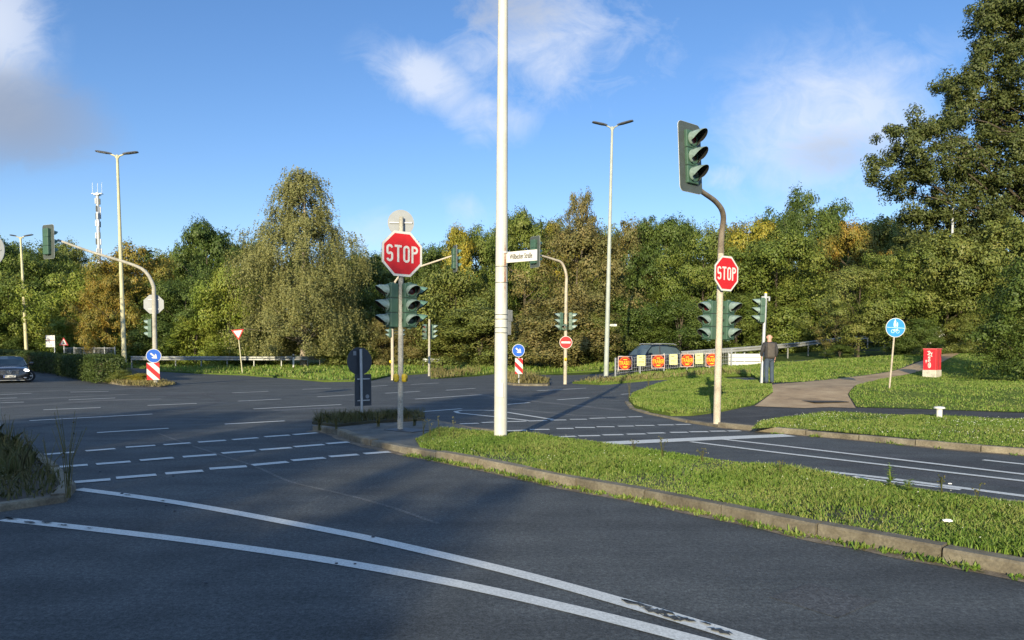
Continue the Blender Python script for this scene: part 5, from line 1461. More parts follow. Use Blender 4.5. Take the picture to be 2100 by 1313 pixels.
variant('open_a', 10, 'oval', 0.12, 150, 60, 0.09, 0.017, 0.014, 60, 1, lump=0.5)
def tree(name, label, key, pxc, depth, top_py, wpx, mat, base=None, group=None, rot=None, dscale=1.0, trunk=True):
    c = D(pxc, 719, depth); zb = terr(c.x, c.y) if base is None else base
    h = D(pxc, top_py, depth).z - zb; w = wpx / FPX * depth
    t = thing(name, label, 'tree' if name.endswith('tree') else 'shrub', (c.x, c.y, zb), rnd.uniform(0, 6.28) if rot is None else rot, group)
    cm, tm = VAR[key]
    o = put('crown', cm, t); o.scale = (w * 1.25, w * 1.25 * dscale, h)
    o.material_slots[0].link = 'OBJECT'; o.material_slots[0].material = LM[mat]
    if trunk:
        tr = put('trunk', tm, t); tr.scale = (max(w, h * 0.6), max(w, h * 0.6), h)
    return t
GT = 'trees along the woodland edge'
# left of the birch
tree('broadleaf_tree', 'dark green tree cut by the left picture edge', 'round_a', 0, 74, 480, 130, 'dark', None, GT)
tree('broadleaf_tree', 'green tree behind the far left lamp post', 'round_b', 78, 74, 508, 150, 'mid', None, GT)
tree('broadleaf_tree', 'dull green tree top just left of the radio mast', 'oval_a', 140, 84, 490, 110, 'olive', None, GT)
tree('broadleaf_tree', 'low green tree behind the clipped hedge left of the warning sign', 'round_c', 20, 71, 545, 150, 'mid', None, GT)
tree('broadleaf_tree', 'bright yellow green tree right above the red bordered warning triangle', 'round_c', 165, 66, 548, 165, 'yellowgreen', None, GT)
tree('broadleaf_tree', 'orange tinged autumn tree behind the yellowish street lamp', 'round_b', 282, 65, 500, 150, 'orange', None, GT)
tree('broadleaf_tree', 'orange brown tree beside the yellow green one, left of the lamp post', 'oval_a', 222, 61, 560, 95, 'orange', None, GT)
tree('broadleaf_tree', 'green tree directly behind the left traffic light pole', 'round_a', 330, 66, 560, 130, 'mid', None, GT)
tree('broadleaf_tree', 'tall dark green tree left of the weeping birch', 'oval_a', 425, 72, 447, 150, 'dark', None, GT)
tree('broadleaf_tree', 'broad green tree below the tall dark one left of the birch', 'round_b', 385, 62, 560, 140, 'dark', None, GT)
tree('shrub_tree', 'yellow green shrubby tree behind the yield sign', 'bush_a', 470, 59, 530, 130, 'yellowgreen', None, GT)
tree('shrub_tree', 'low yellow green shrub tree left of the yield sign behind the guard rail', 'bush_b', 400, 59, 645, 130, 'yellowgreen', None, GT)
tree('shrub', 'green shrub behind the guard rail right of the yield sign', 'bush_c', 545, 58.5, 655, 120, 'mid')
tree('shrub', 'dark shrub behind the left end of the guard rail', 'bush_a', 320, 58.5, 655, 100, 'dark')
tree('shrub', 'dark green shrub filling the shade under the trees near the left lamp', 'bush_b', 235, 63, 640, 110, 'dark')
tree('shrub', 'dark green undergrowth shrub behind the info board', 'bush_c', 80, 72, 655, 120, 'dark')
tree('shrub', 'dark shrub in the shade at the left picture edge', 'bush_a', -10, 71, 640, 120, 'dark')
# centre
tree('broadleaf_tree', 'dark green tree between the birch and the near stop sign', 'round_a', 760, 68, 520, 140, 'dark', None, GT)
tree('broadleaf_tree', 'dark green tree directly behind the near stop sign', 'round_b', 868, 70, 486, 120, 'dark', None, GT)
tree('broadleaf_tree', 'yellow autumn tree with a thin pointed top right of the stop sign', 'spire_a', 940, 65.5, 458, 110, 'yellow', None, GT)
tree('broadleaf_tree', 'green tree just left of the white mast', 'oval_b', 975, 68, 460, 130, 'mid', None, GT)
tree('broadleaf_tree', 'green tree rising right behind the white mast', 'oval_a', 1075, 72, 425, 130, 'mid', None, GT)
tree('broadleaf_tree', 'yellowish tree top above the street name sign', 'round_c', 1125, 76, 448, 100, 'yellow', None, GT)
tree('shrub_tree', 'big brownish tree behind the far curved arm traffic light', 'oval_b', 1180, 60, 448, 190, 'brown', None, GT, None, 1.0)
tree('shrub_tree', 'olive tree filling the gap between near stop sign and white mast', 'bush_a', 930, 62, 540, 170, 'olive', None, GT)
tree('shrub', 'large olive brown hedge like shrub behind the white mast', 'bush_c', 985, 57, 630, 230, 'olive')
tree('shrub', 'large brownish shrub behind the no entry sign', 'bush_b', 1150, 55, 600, 220, 'brown')
tree('shrub', 'olive shrub left of the grey green lamp base', 'bush_c', 1225, 54, 640, 110, 'olive')
tree('shrub', 'rounded olive shrub right of the birch trunk', 'bush_b', 705, 57.5, 662, 115, 'olive')
tree('shrub', 'reddish brown shrub behind the dark sign backs', 'bush_c', 785, 58.5, 650, 100, 'brown')
tree('shrub', 'brown twiggy shrub behind the small distant traffic light', 'bush_a', 852, 60, 640, 110, 'brown')
tree('broadleaf_tree', 'sparse thin topped tree with bare twigs above the brown tree', 'open_a', 1192, 72, 375, 110, 'brown', None, GT)
# right of the lamp
tree('broadleaf_tree', 'yellow brown tree right of the grey green street lamp', 'round_a', 1290, 70, 450, 120, 'brown', None, GT)
tree('broadleaf_tree', 'dark green tree above the dark car', 'oval_a', 1365, 66, 440, 150, 'dark', None, GT)
tree('broadleaf_tree', 'green tree behind the lower heads of the bent mast signal', 'round_b', 1440, 62, 480, 150, 'mid', None, GT)
tree('broadleaf_tree', 'yellow topped tree just right of the small stop sign', 'round_c', 1540, 66, 440, 130, 'yellow', None, GT)
tree('broadleaf_tree', 'mid green tree behind the waiting man', 'round_a', 1590, 60, 470, 190, 'mid', None, GT)
tree('broadleaf_tree', 'dark oak rising above the woodland right of the slim signal pole', 'round_b', 1655, 84, 388, 150, 'dark', None, GT)
tree('broadleaf_tree', 'orange brown autumn tree left of the big right tree', 'round_a', 1735, 68, 452, 130, 'orange', None, GT)
tree('broadleaf_tree', 'olive tree partly behind the big right tree', 'round_c', 1790, 74, 440, 150, 'olive', None, GT)
tree('broadleaf_tree', 'olive brown tree with drooping sprays behind the blue path sign', 'oval_a', 1760, 45, 540, 150, 'olive', None, GT)
tree('broadleaf_tree', 'green tree right behind the grey sign board', 'round_b', 1850, 44.5, 500, 150, 'mid', None, GT)
tree('broadleaf_tree', 'olive green tree behind the red cabinet', 'round_a', 1940, 43.5, 470, 180, 'olive', None, GT)
tree('broadleaf_tree', 'tall olive tree at the right picture edge behind the big shrub', 'round_c', 2070, 42, 430, 210, 'olive', None, GT)
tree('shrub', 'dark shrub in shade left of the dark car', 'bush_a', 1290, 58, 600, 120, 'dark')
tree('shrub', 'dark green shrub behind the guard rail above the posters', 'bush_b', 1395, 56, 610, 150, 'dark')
tree('shrub', 'green shrub behind the white board barrier', 'bush_c', 1510, 57, 600, 150, 'mid')
tree('shrub', 'green shrub behind the waiting man beyond the guard rail', 'bush_a', 1620, 60, 580, 140, 'mid')
tree('shrub', 'twiggy brown bush at the right end of the curving guard rail', 'open_a', 1712, 46, 640, 75, 'brown')
tree('shrub', 'low dark bush beside the end of the curving guard rail', 'bush_c', 1722, 44, 706, 60, 'dark')
tree('shrub', 'green shrub behind the dark rail fence', 'bush_c', 1790, 62, 620, 110, 'mid')
tree('shrub', 'dark rounded shrub left of the red cabinet', 'bush_b', 1890, 42, 650, 100, 'dark')
tree('shrub', 'olive brown shrub right of the red cabinet', 'bush_c', 1990, 42, 640, 110, 'olive')
# far filler, reads as one mass between the crowns
def far_woods():
    g = np.random.default_rng(77); V = []
    for i in range(58):
        p = -900 + i * 72; dpt = 92 + 14 * math.sin(i * 2.3)
        c = D(p, 719, dpt); top = 538 + 26 * math.sin(i * 1.7) + 14 * math.sin(i * 0.61)
        h = D(p, top, dpt).z; w = 130 / FPX * dpt
        gg, C, pts, out = crown_points(300 + i, 'bush', 0.0, 100, 60, 0.14)
        pts = pts * np.array([w, w * .7, h]) + np.array([c.x, c.y, 0.2])
        V.append(leaf_quads(gg, pts, out, 0.5))
    o = quads_object('woods', np.concatenate(V), LM['dark']); tag(o, 'far woodland mass seen between the nearer trees', 'woods', None, 'stuff')
far_woods()
sky_line = [(-70, 480, 'mid'), (48, 488, 'dark'), (108, 506, 'mid'), (210, 545, 'mid'), (268, 512, 'olive'), (352, 506, 'mid'), (395, 500, 'dark'), (480, 492, 'olive'), (540, 480, 'mid'), (690, 492, 'olive'), (735, 522, 'mid'),
            (805, 505, 'mid'), (905, 492, 'dark'), (1010, 460, 'mid'), (1040, 440, 'mid'), (1140, 452, 'olive'), (1215, 455, 'brown'), (1255, 456, 'olive'), (1325, 452, 'mid'), (1400, 452, 'mid'), (1470, 452, 'olive'), (1500, 446, 'orange'), (1570, 450, 'mid'), (1620, 428, 'dark'), (1700, 432, 'mid'), (1770, 448, 'olive'), (1830, 452, 'mid'), (1890, 470, 'dark'), (1980, 480, 'dark')]
words = {'mid': 'mid green', 'dark': 'dark green', 'olive': 'olive', 'brown': 'brownish', 'orange': 'orange tinged'}
marks = {-70: 'beyond the left picture edge', 48: 'behind the far left street lamp', 108: 'left of the radio mast foot', 210: 'at the radio mast foot', 268: 'right of the radio mast', 352: 'right of the left curved arm signal', 395: 'left of the tall dark tree by the birch', 480: 'between the tall dark tree and the birch',
         540: 'just left behind the birch', 690: 'just right behind the birch', 735: 'at the low skyline dip right of the birch', 805: 'just behind the grey round sign back', 905: 'behind the arm of the far signal', 1010: 'touching the white mast on its left', 1040: 'hidden half by the white mast', 1140: 'right of the street name sign', 1215: 'left of the grey green lamp', 1255: 'crossed by the grey green lamp', 1325: 'right of the grey green lamp',
         1400: 'halfway between grey green lamp and bent mast', 1470: 'crossed by the bent mast', 1500: 'right beside the small stop sign', 1570: 'above the slim signal pole', 1620: 'left flank of the tall oak', 1700: 'right flank of the tall oak', 1770: 'left of the big right oak', 1830: 'under the tip of the big right oak', 1890: 'above the red cabinet', 1980: 'behind the big right oak'}
for i, (p_, top_, m_) in enumerate(sky_line):
    tree('broadleaf_tree', words[m_] + ' tree in the rear row ' + marks[p_], ('bush_a', 'bush_b', 'bush_c', 'oval_a')[i % 4], p_, 80 + 3 * math.sin(i * 2.1), top_ - 4, 105 + 18 * math.sin(i * 1.3), m_, None, 'rear row of woodland trees')

# weeping birch: hanging strands of small leaves
def birch():
    g = np.random.default_rng(21); dpt = 56.0
    c = D(622, 719, dpt); zb = terr(c.x, c.y) + 0.05
    t = thing('weeping_birch_tree', 'tall weeping birch with hanging golden olive foliage on the left verge', 'tree', (c.x, c.y, zb))
    sc = dpt / FPX; H = D(622, 358, dpt).z - zb
    # outline of the crown: height in picture rows with the half width to each side
    rows_y = np.array([760, 730, 700, 660, 600, 540, 500, 480, 462, 440, 400, 372, 358.0])[::-1]
    lw = np.array([40, 92, 128, 130, 126, 124, 122, 104, 62, 52, 44, 28, 4.0])[::-1]; rw = np.array([30, 70, 96, 110, 112, 114, 116, 104, 40, 46, 46, 36, 12.0])[::-1]
    nb = 460; yb = np.concatenate([g.uniform(362, 480, 80), g.uniform(465, 735, nb - 80)]); a = g.uniform(0, 2 * np.pi, nb); q = np.sqrt(g.uniform(0.05, 1.0, nb))
    half = np.where(np.cos(a) < 0, np.interp(yb, rows_y, lw), np.interp(yb, rows_y, rw)) * sc
    depth_r = (np.interp(yb, rows_y, lw) + np.interp(yb, rows_y, rw)) / 2 * sc
    lumps = 1 + 0.13 * np.sin(3 * a + yb * 0.05) + 0.10 * np.sin(5 * a - yb * 0.083 + 1)
    zc = CAM_H + (719 - yb) / FPX * dpt - zb
    B = np.stack([half * q * np.cos(a) * lumps, depth_r * q * np.sin(a) * lumps, zc], 1)
    ns, per = 26, 15
    hang = g.uniform(0.6, 2.0, (nb, ns, 1)) * np.where(yb > 480, 1.0, 0.62)[:, None, None]
    org = B[:, None, :] + g.normal(size=(nb, ns, 3)) * np.array([0.34, 0.34, 0.20])
    s = g.random((nb, ns, per))
    P = np.stack([org[:, :, 0:1] + 0.30 * np.cos(a)[:, None, None] * np.sqrt(s) + g.normal(size=s.shape) * 0.045, org[:, :, 1:2] + 0.30 * np.sin(a)[:, None, None] * np.sqrt(s) + g.normal(size=s.shape) * 0.045, org[:, :, 2:3] + 0.12 - hang * s], 3).reshape(-1, 3)
    out = np.broadcast_to(np.stack([np.cos(a), np.sin(a), 0.15 + 0 * a], 1)[:, None, None, :], (nb, ns, per, 3)).reshape(-1, 3) * 0.7 + g.normal(size=(nb * ns * per, 3)) * 0.25
    keep = (P[:, 2] > 0.9) & ~((P[:, 2] < 2.3) & (np.abs(P[:, 0]) < 1.0) & (P[:, 1] < 0.8))
    V = leaf_quads(g, P[keep], out[keep], 0.125, 0.62)
    quads_object('crown', V, LM['birch'], t)
    X, Y, Z = B.T; n = nb
    gg = random.Random(5); mb = MB()
    mb.tube([(0, 0, -0.2), (0.0, 0, 1.2), (0.1, 0, 4), (0.12, 0.05, 8), (0.22, 0, 11.5), (0.3, 0, H * 0.97)], [0.30, 0.24, 0.20, 0.14, 0.08, 0.02], 10)
    for i in range(45):
        k = gg.randrange(n); e = Vector((X[k], Y[k], Z[k])); zz_ = max(1.8, e.z - 0.9 * math.hypot(e.x, e.y) - 0.3); s0 = Vector((0.1, 0, zz_))
        mb.tube([s0, s0.lerp(e, .5) + Vector((0, 0, .3)), e], [0.04, 0.022, 0.008], 5, 0, False)
    mb.build('trunk', M['birch_bark'], t, True)
birch()
# big oak on the right, nearer
def big_oak():
    g = np.random.default_rng(33); dpt = 46.0; sc = dpt / FPX
    t0 = D(2120, 719, dpt); zb = terr(t0.x, t0.y) + 0.1
    t = thing('big_oak_tree', 'huge dark green oak rising out of the frame on the right', 'tree', (t0.x, t0.y, zb))
    # spray masses: picture px, radius px, depth offset
    masses = [(1850, 305, 62, -1), (1790, 352, 26, 0), (1905, 260, 45, -2), (1890, 345, 55, -1), (1840, 385, 40, 1), (1960, 320, 75, 0), (1950, 180, 40, 1), (2000, 190, 65, 0), (2060, 130, 75, 0), (2060, 40, 75, 0), (2090, -40, 90, 1), (2040, 250, 80, 1),
              (2130, 200, 110, -1), (2080, 320, 85, -1), (2010, 390, 75, 0), (1930, 420, 60, 1), (1870, 440, 42, 2), (2100, 420, 100, 1), (1960, 480, 70, 1), (1890, 500, 55, 2), (2040, 480, 80, 0), (2150, 40, 100, 0), (2180, 330, 120, 0),
              (2200, -100, 130, 0), (2260, 150, 140, 1), (2300, 350, 130, 0), (1925, 560, 65, 2), (2010, 570, 75, 2), (1850, 560, 45, 3), (2110, 540, 90, 2), (2230, 500, 120, 0), (2030, 30, 40, 0), (2015, 110, 35, 0), (1965, 245, 40, 0)]
    V = []; tips = []
    for mx, my, mr, dd in masses:
        c0 = D(mx, my, dpt + dd * 0.8); c0 = Vector((c0.x - t0.x, c0.y - t0.y, c0.z - zb)); r = mr * sc * 0.88
        nc = max(8, int(34 * (mr / 60) ** 1.8)); per = 150
        k = g.normal(size=(nc, 3)); k /= np.linalg.norm(k, axis=1, keepdims=True); rad = g.random((nc, 1)) ** 0.45
        C = np.array(c0) + k * rad * r * np.array([1.08, 1.25, 0.95])
        tips += [tuple(c) for c in C[:max(1, nc // 8)]]
        q = g.normal(size=(nc, per, 3)); q /= np.linalg.norm(q, axis=2, keepdims=True); q2 = q * g.random((nc, per, 1)) ** 0.5 * (0.54 * g.uniform(.6, 1.3, (nc, 1, 1)))
        q2[:, :, 2] *= 0.85
        V.append(leaf_quads(g, (C[:, None, :] + q2).reshape(-1, 3), (q + k[:, None, :] * .5).reshape(-1, 3), 0.155, 0.7))
    quads_object('crown', np.concatenate(V), LM['oak'], t)
    gg = random.Random(8); mb = MB(); H = 25.0
    mb.tube([(0, 0, -0.3), (0, 0, 1), (0.1, 0, 4), (0.0, 0.1, 8), (0.2, 0, 12), (0.1, 0, H)], [0.75, 0.6, 0.5, 0.4, 0.28, 0.05], 12)
    for e in tips:
        e = Vector(e); zz_ = max(2.6, e.z - 0.35 * math.hypot(e.x, e.y) - 0.6); s0 = Vector((0.05, 0, min(zz_, H - 1)))
        mb.tube([s0, s0.lerp(e, .35) + Vector((gg.uniform(-.5, .5), gg.uniform(-.5, .5), gg.uniform(.2, .9))), s0.lerp(e, .7) + Vector((gg.uniform(-.6, .6), gg.uniform(-.4, .4), gg.uniform(.1, .9))), e], [0.09, 0.055, 0.03, 0.010], 5, 0, False)
    mb.build('trunk', M['bark'], t, True)
big_oak()
tree('shrub', 'large dark leafy shrub at the right picture edge beside the lawn', 'bush_b', 2120, 27.5, 520, 200, 'dark')
# clipped hedge
def hedge(name, label, pts, w, h, mat, dens, leaf, seed):
    g = np.random.default_rng(seed); P = []; O = []
    path = resample([Vector((a, b, 0)) for a, b in pts], 0.5)
    for p, q in zip(path[:-1], path[1:]):
        t = (q - p).normalized(); nr = Vector((-t.y, t.x, 0)); n = int(dens * 0.5 * (w + 2 * h))
        s = g.random(n); face = g.random(n); hv = h * (1 + 0.05 * np.sin((p.x + p.y) * 2.3))
        L = 2 * hv + w
        u = face * L
        lat = np.where(u < hv, -w / 2, np.where(u < hv + w, u - hv - w / 2, w / 2)); z = np.where(u < hv, u, np.where(u < hv + w, hv, L - u))
        lat = lat + g.normal(size=n) * 0.07; z = z + g.normal(size=n) * 0.06
        X = p.x + (q.x - p.x) * s + nr.x * lat; Y = p.y + (q.y - p.y) * s + nr.y * lat
        P.append(np.stack([X, Y, z + terr(p.x, p.y) + 0.08], 1)); sd = np.sign(lat)
        O.append(np.stack([nr.x * sd, nr.y * sd, np.where(z > hv * .9, 1.0, 0.1)], 1))
    p, q = path[0], path[1]; t = (q - p).normalized(); nr = Vector((-t.y, t.x, 0)); n = int(dens * w * h * 1.6)
    la, zz_ = g.uniform(-w / 2, w / 2, n), g.uniform(0, h, n); dd = g.normal(size=n) * 0.12 - 0.05
    P.append(np.stack([p.x + nr.x * la - t.x * -dd, p.y + nr.y * la - t.y * -dd, zz_ + terr(p.x, p.y) + 0.08], 1)); O.append(np.tile(np.array([-t.x, -t.y, 0.1]), (n, 1)))
    t = thing(name, label, 'hedge', (0, 0, 0))
    quads_object('foliage', leaf_quads(g, np.concatenate(P), np.concatenate(O), leaf), LM[mat], t)
    mb = MB()
    for p, q in list(zip(path[:-1], path[1:]))[5:-1]:
        c = (p + q) / 2; mb.box((c.x, c.y, terr(c.x, c.y) + h / 2), (0.5, w * 0.5, h * 0.72), 0, (0, 0, math.atan2((q - p).y, (q - p).x)))
    mb.build('twig_core', M['bark'], t)
hp = [G(217, 784, 0.1), G(171, 774, 0.1), G(131, 766.5, 0.1), G(63, 758.5, 0.1)]
off = 0.8
hpts = [(p.x - 0.25, p.y + off) for p in hp] + [(hp[-1].x - 9, hp[-1].y + 9)]
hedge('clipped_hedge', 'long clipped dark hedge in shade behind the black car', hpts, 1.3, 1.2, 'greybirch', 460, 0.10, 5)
tree('shrub', 'small sunlit yellow green shrub at the near end of the clipped hedge', 'bush_c', 238, 38.6, 728, 50, 'yellowgreen')
tree('shrub', 'low olive shrub at the foot of the yellowish street lamp', 'bush_b', 250, 36.6, 757, 50, 'olive')
tree('shrub', 'low spreading brown shrub left of the striped panel', 'bush_a', 285, 35.6, 764, 62, 'yellow', None, None, None, 0.7)
# trees behind the photographer that throw the shade on the near lane
VARB = 'round_b'
def rear_tree(label, l, tip, w, h, mat='mid', key='round_b'):
    """l: sideways position across the light; tip: how far along the light its shadow reaches"""
    sx, sy = math.sin(SUN_AZ), math.cos(SUN_AZ); d = tip - h / math.tan(SUN_ELEV)
    x, y = sx * d + sy * l, sy * d - sx * l
    t = thing('broadleaf_tree', label, 'tree', (x, y, 0), rnd.uniform(0, 6.28), 'trees behind the photographer')
    cm, tm = VAR[key]
    o = put('crown', cm, t); o.scale = (w, w, h); o.material_slots[0].link = 'OBJECT'; o.material_slots[0].material = LM[mat]
    tr = put('trunk', tm, t); tr.scale = (w, w, h)
rear_tree('roadside tree behind the photographer shading the island tip', -6.9, 30.0, 7.6, 13.4, 'mid', 'bush_b')
rear_tree('thin crowned tree behind the photographer throwing dappled light', -2.6, 9.6, 4.6, 7.5, 'olive', 'open_a')
rear_tree('dense low tree behind the photographer nearest the lane', -3.4, 7.4, 4.6, 6.5, 'mid', 'bush_c')
rear_tree('dense rounded tree behind the photographer on the left', -11.4, 20.0, 8.0, 11.0, 'dark', 'bush_a')
rear_tree('roadside tree behind the photographer at the far left', -14.0, 16.5, 8.0, 12.0, 'mid', 'round_b')
rear_tree('roadside tree behind the photographer further left', -21.5, 14.5, 9.0, 12.0, 'olive', 'round_c')
rear_tree('low tree behind the photographer shading the near lane', -5.0, 8.6, 7.0, 9.0, 'olive', 'round_c')
rear_tree('street tree beyond the left picture edge shading the black car', -35.0, 58.0, 8.4, 9.0, 'mid', 'bush_a')
rear_tree('street tree beyond the left picture edge shading the clipped hedge', -43.5, 63.0, 9.0, 9.5, 'mid', 'bush_b')
rear_tree('street tree beyond the left picture edge farthest along the left road', -52.5, 72.0, 9.5, 10.0, 'olive', 'round_a')

# ------------------------------------------------------------------ tall weeds
def stalk_plant(label, p, h, n, spread, seed, mat='weeds', leafs=14, flower=False, leaf=0.05):
    g = random.Random(seed); t = thing('tall_weed', label, 'weed', p, 0, 'tall weeds')
    mb = MB(); V = []
    for i in range(n):
        a = g.uniform(0, 6.28); e = spread * g.uniform(.3, 1); hh = h * g.uniform(.65, 1.05)
        tip = Vector((math.cos(a) * e, math.sin(a) * e * .7, hh)); m = Vector((tip.x * .3, tip.y * .3, hh * .55))
        mb.tube([(g.uniform(-.03, .03), g.uniform(-.03, .03), -0.03), m, tip], [0.005, 0.004, 0.002], 4, 0, False)
        for k in range(leafs):
            s = g.uniform(.15, 1); b = m.lerp(tip, max(0, s * 2 - 1)) if s > .5 else Vector((0, 0, 0)).lerp(m, s * 2)
            an = g.uniform(0, 6.28); d = Vector((math.cos(an), math.sin(an), g.uniform(-.2, .6))).normalized(); L = leaf * g.uniform(.5, 1.2) * (1.2 - .6 * s)
            w = d.cross(Vector((0, 0, 1))).normalized() * L * .28
            V += [b, b + d * L * .5 + w, b + d * L, b + d * L * .5 - w]
            if flower and k % 3 == 0:
                mb.box(tuple(tip + Vector((g.uniform(-.03, .03), g.uniform(-.03, .03), g.uniform(-.02, .02)))), (0.012, 0.012, 0.012))
    mb.build('stems', M[mat], t)
    quads_object('leaves', [tuple(v) for v in V], M[mat] if mat != 'grass' else M['grass'], t)
k = 0
for pxx, pyy, h, n, sp, lab in [
    (868, 893, .28, 4, .06, 'short flowering weed at the island end of the median'), (882, 897, .36, 2, .03, 'thin flowering stalk left of the white mast'), (900, 897, .38, 2, .03, 'thin pale stalk between island tip and white mast'),
    (931, 898, .34, 3, .03, 'single thin stalk nearest left of the white mast'),
    (1358, 940, .30, 4, .06, 'branched pale weed in front of the broad white stop line'), (1440, 946, .2, 4, .06, 'low weed right of the branched pale weed on the median'),
    (1600, 975, .2, 3, .08, 'thin grass stalks on the median before the lane lines'), (1930, 1015, .2, 4, .05, 'thin stalk weed towards the right end of the median'), (2003, 1035, .22, 3, .05, 'rightmost thin stalk on the median'), (1300, 925, .18, 4, .06, 'low weed on the median before the right crossing')]:
    k += 1; stalk_plant(lab, G(pxx, pyy, 0.12), h, n, sp, k, 'weeds', 9, True, .04)
for pxx, pyy, h, lab in [(1826, 1000, .27, 'bright green leafy weed standing tall on the median'), (1864, 1012, .16, 'smaller bright green leafy weed on the median')]:
    k += 1; stalk_plant(lab, G(pxx, pyy, 0.12), h, 2, .02, k, 'grass', 24, False, .085)
for pxx, pyy, h, n, sp, lab in [(140, 1015, .95, 11, .34, 'bare branching dark weed at the tip of the left island'), (18, 925, .55, 7, .12, 'upright seed stalks on the left island edge'), (60, 935, .40, 8, .2, 'bushy dark weed on the left island'),
    (100, 985, .5, 8, .25, 'sprawling dark weed beside the left island kerb'), (20, 1010, .35, 8, .4, 'low dark weed on the shaded left island top'),
    (655, 880, .40, 16, .16, 'tuft of upright dark grass stalks at the island bed corner'), (690, 878, .38, 14, .2, 'dark grass stalks left of the dark sign backs'), (775, 872, .34, 14, .22, 'dark weeds between the sign backs and the signal pole'), (850, 870, .30, 10, .2, 'dark weeds right of the near signal pole'),
    (1290, 812, .75, 5, .14, 'dry branched weed on the left end of the grass tongue'), (1330, 800, .6, 5, .14, 'dry thin weed on the far edge of the grass tongue')]:
    k += 1; stalk_plant(lab, G(pxx, pyy, 0.13), h, n, sp, k, 'weeds', 12, False, .05)
kk = [(1078, 783, .95, 6, .22), (1100, 786, .6, 8, .25)]
for i, (pxx, pyy, h, n, sp) in enumerate(kk):
    stalk_plant(['tall dry stalks right of the striped panel in dry grass', 'shorter dry stalks on the small arrow island'][i], G(pxx, pyy, 0.1), h, n, sp, 90 + i, 'dry_grass', 8, False, .08)

# ------------------------------------------------------------------ cars
def loft(mb, secs, mi=0, caps=True, m=None):
    n = len(secs[0]); vs = [v for s in secs for v in s]; fs = []; 
    for i in range(len(secs) - 1):
        for k in range(n - 1): fs.append((i * n + k, i * n + k + 1, (i + 1) * n + k + 1, (i + 1) * n + k))
    if caps: fs += [tuple(range(n)), tuple(range(len(secs) * n - 1, (len(secs) - 1) * n - 1, -1))]
    mb.add(vs, fs, mi)
def wheel(parent, loc, r, w):
    mb = MB(); n = 28
    prof = [(r * .66, -w / 2), (r * .94, -w / 2), (r, -w * .32), (r, w * .32), (r * .94, w / 2), (r * .66, w / 2)]
    vs = [(p * math.cos(2 * math.pi * k / n), y, p * math.sin(2 * math.pi * k / n)) for p, y in prof for k in range(n)]
    mb.add(vs, [(i * n + k, i * n + (k + 1) % n, (i + 1) * n + (k + 1) % n, (i + 1) * n + k) for i in range(5) for k in range(n)])
    wh = bpy.data.objects.new('wheel', mb.mesh('wheel', M['tyre'], True)); COL.objects.link(wh); wh.parent = parent; wh.location = loc
    mb = MB()
    for s in (-1, 1):
        mb.tube([(0, s * w * .30, 0), (0, s * w * .36, 0)], r * .16, 12)
        for k in range(5):
            a = 2 * math.pi * k / 5; mb.box((math.cos(a) * r * .38, s * w * .33, math.sin(a) * r * .38), (r * .56, w * .1, r * .16), 0, (0, -a, 0))
        mb.tube([(0, s * w * .22, 0), (0, s * w * .25, 0)], r * .64, 24, 1)
    ring = [(r * .68, -w * .42), (r * .68, w * .42), (r * .60, w * .42), (r * .60, -w * .42)]
    vs = [(p * math.cos(2 * math.pi * k / n), y, p * math.sin(2 * math.pi * k / n)) for p, y in ring for k in range(n)]
    mb.add(vs, [(i * n + k, i * n + (k + 1) % n, ((i + 1) % 4) * n + (k + 1) % n, ((i + 1) % 4) * n + k) for i in range(4) for k in range(n)])
    mb.build('rim', [M['rim'], M['plastic']], wh)
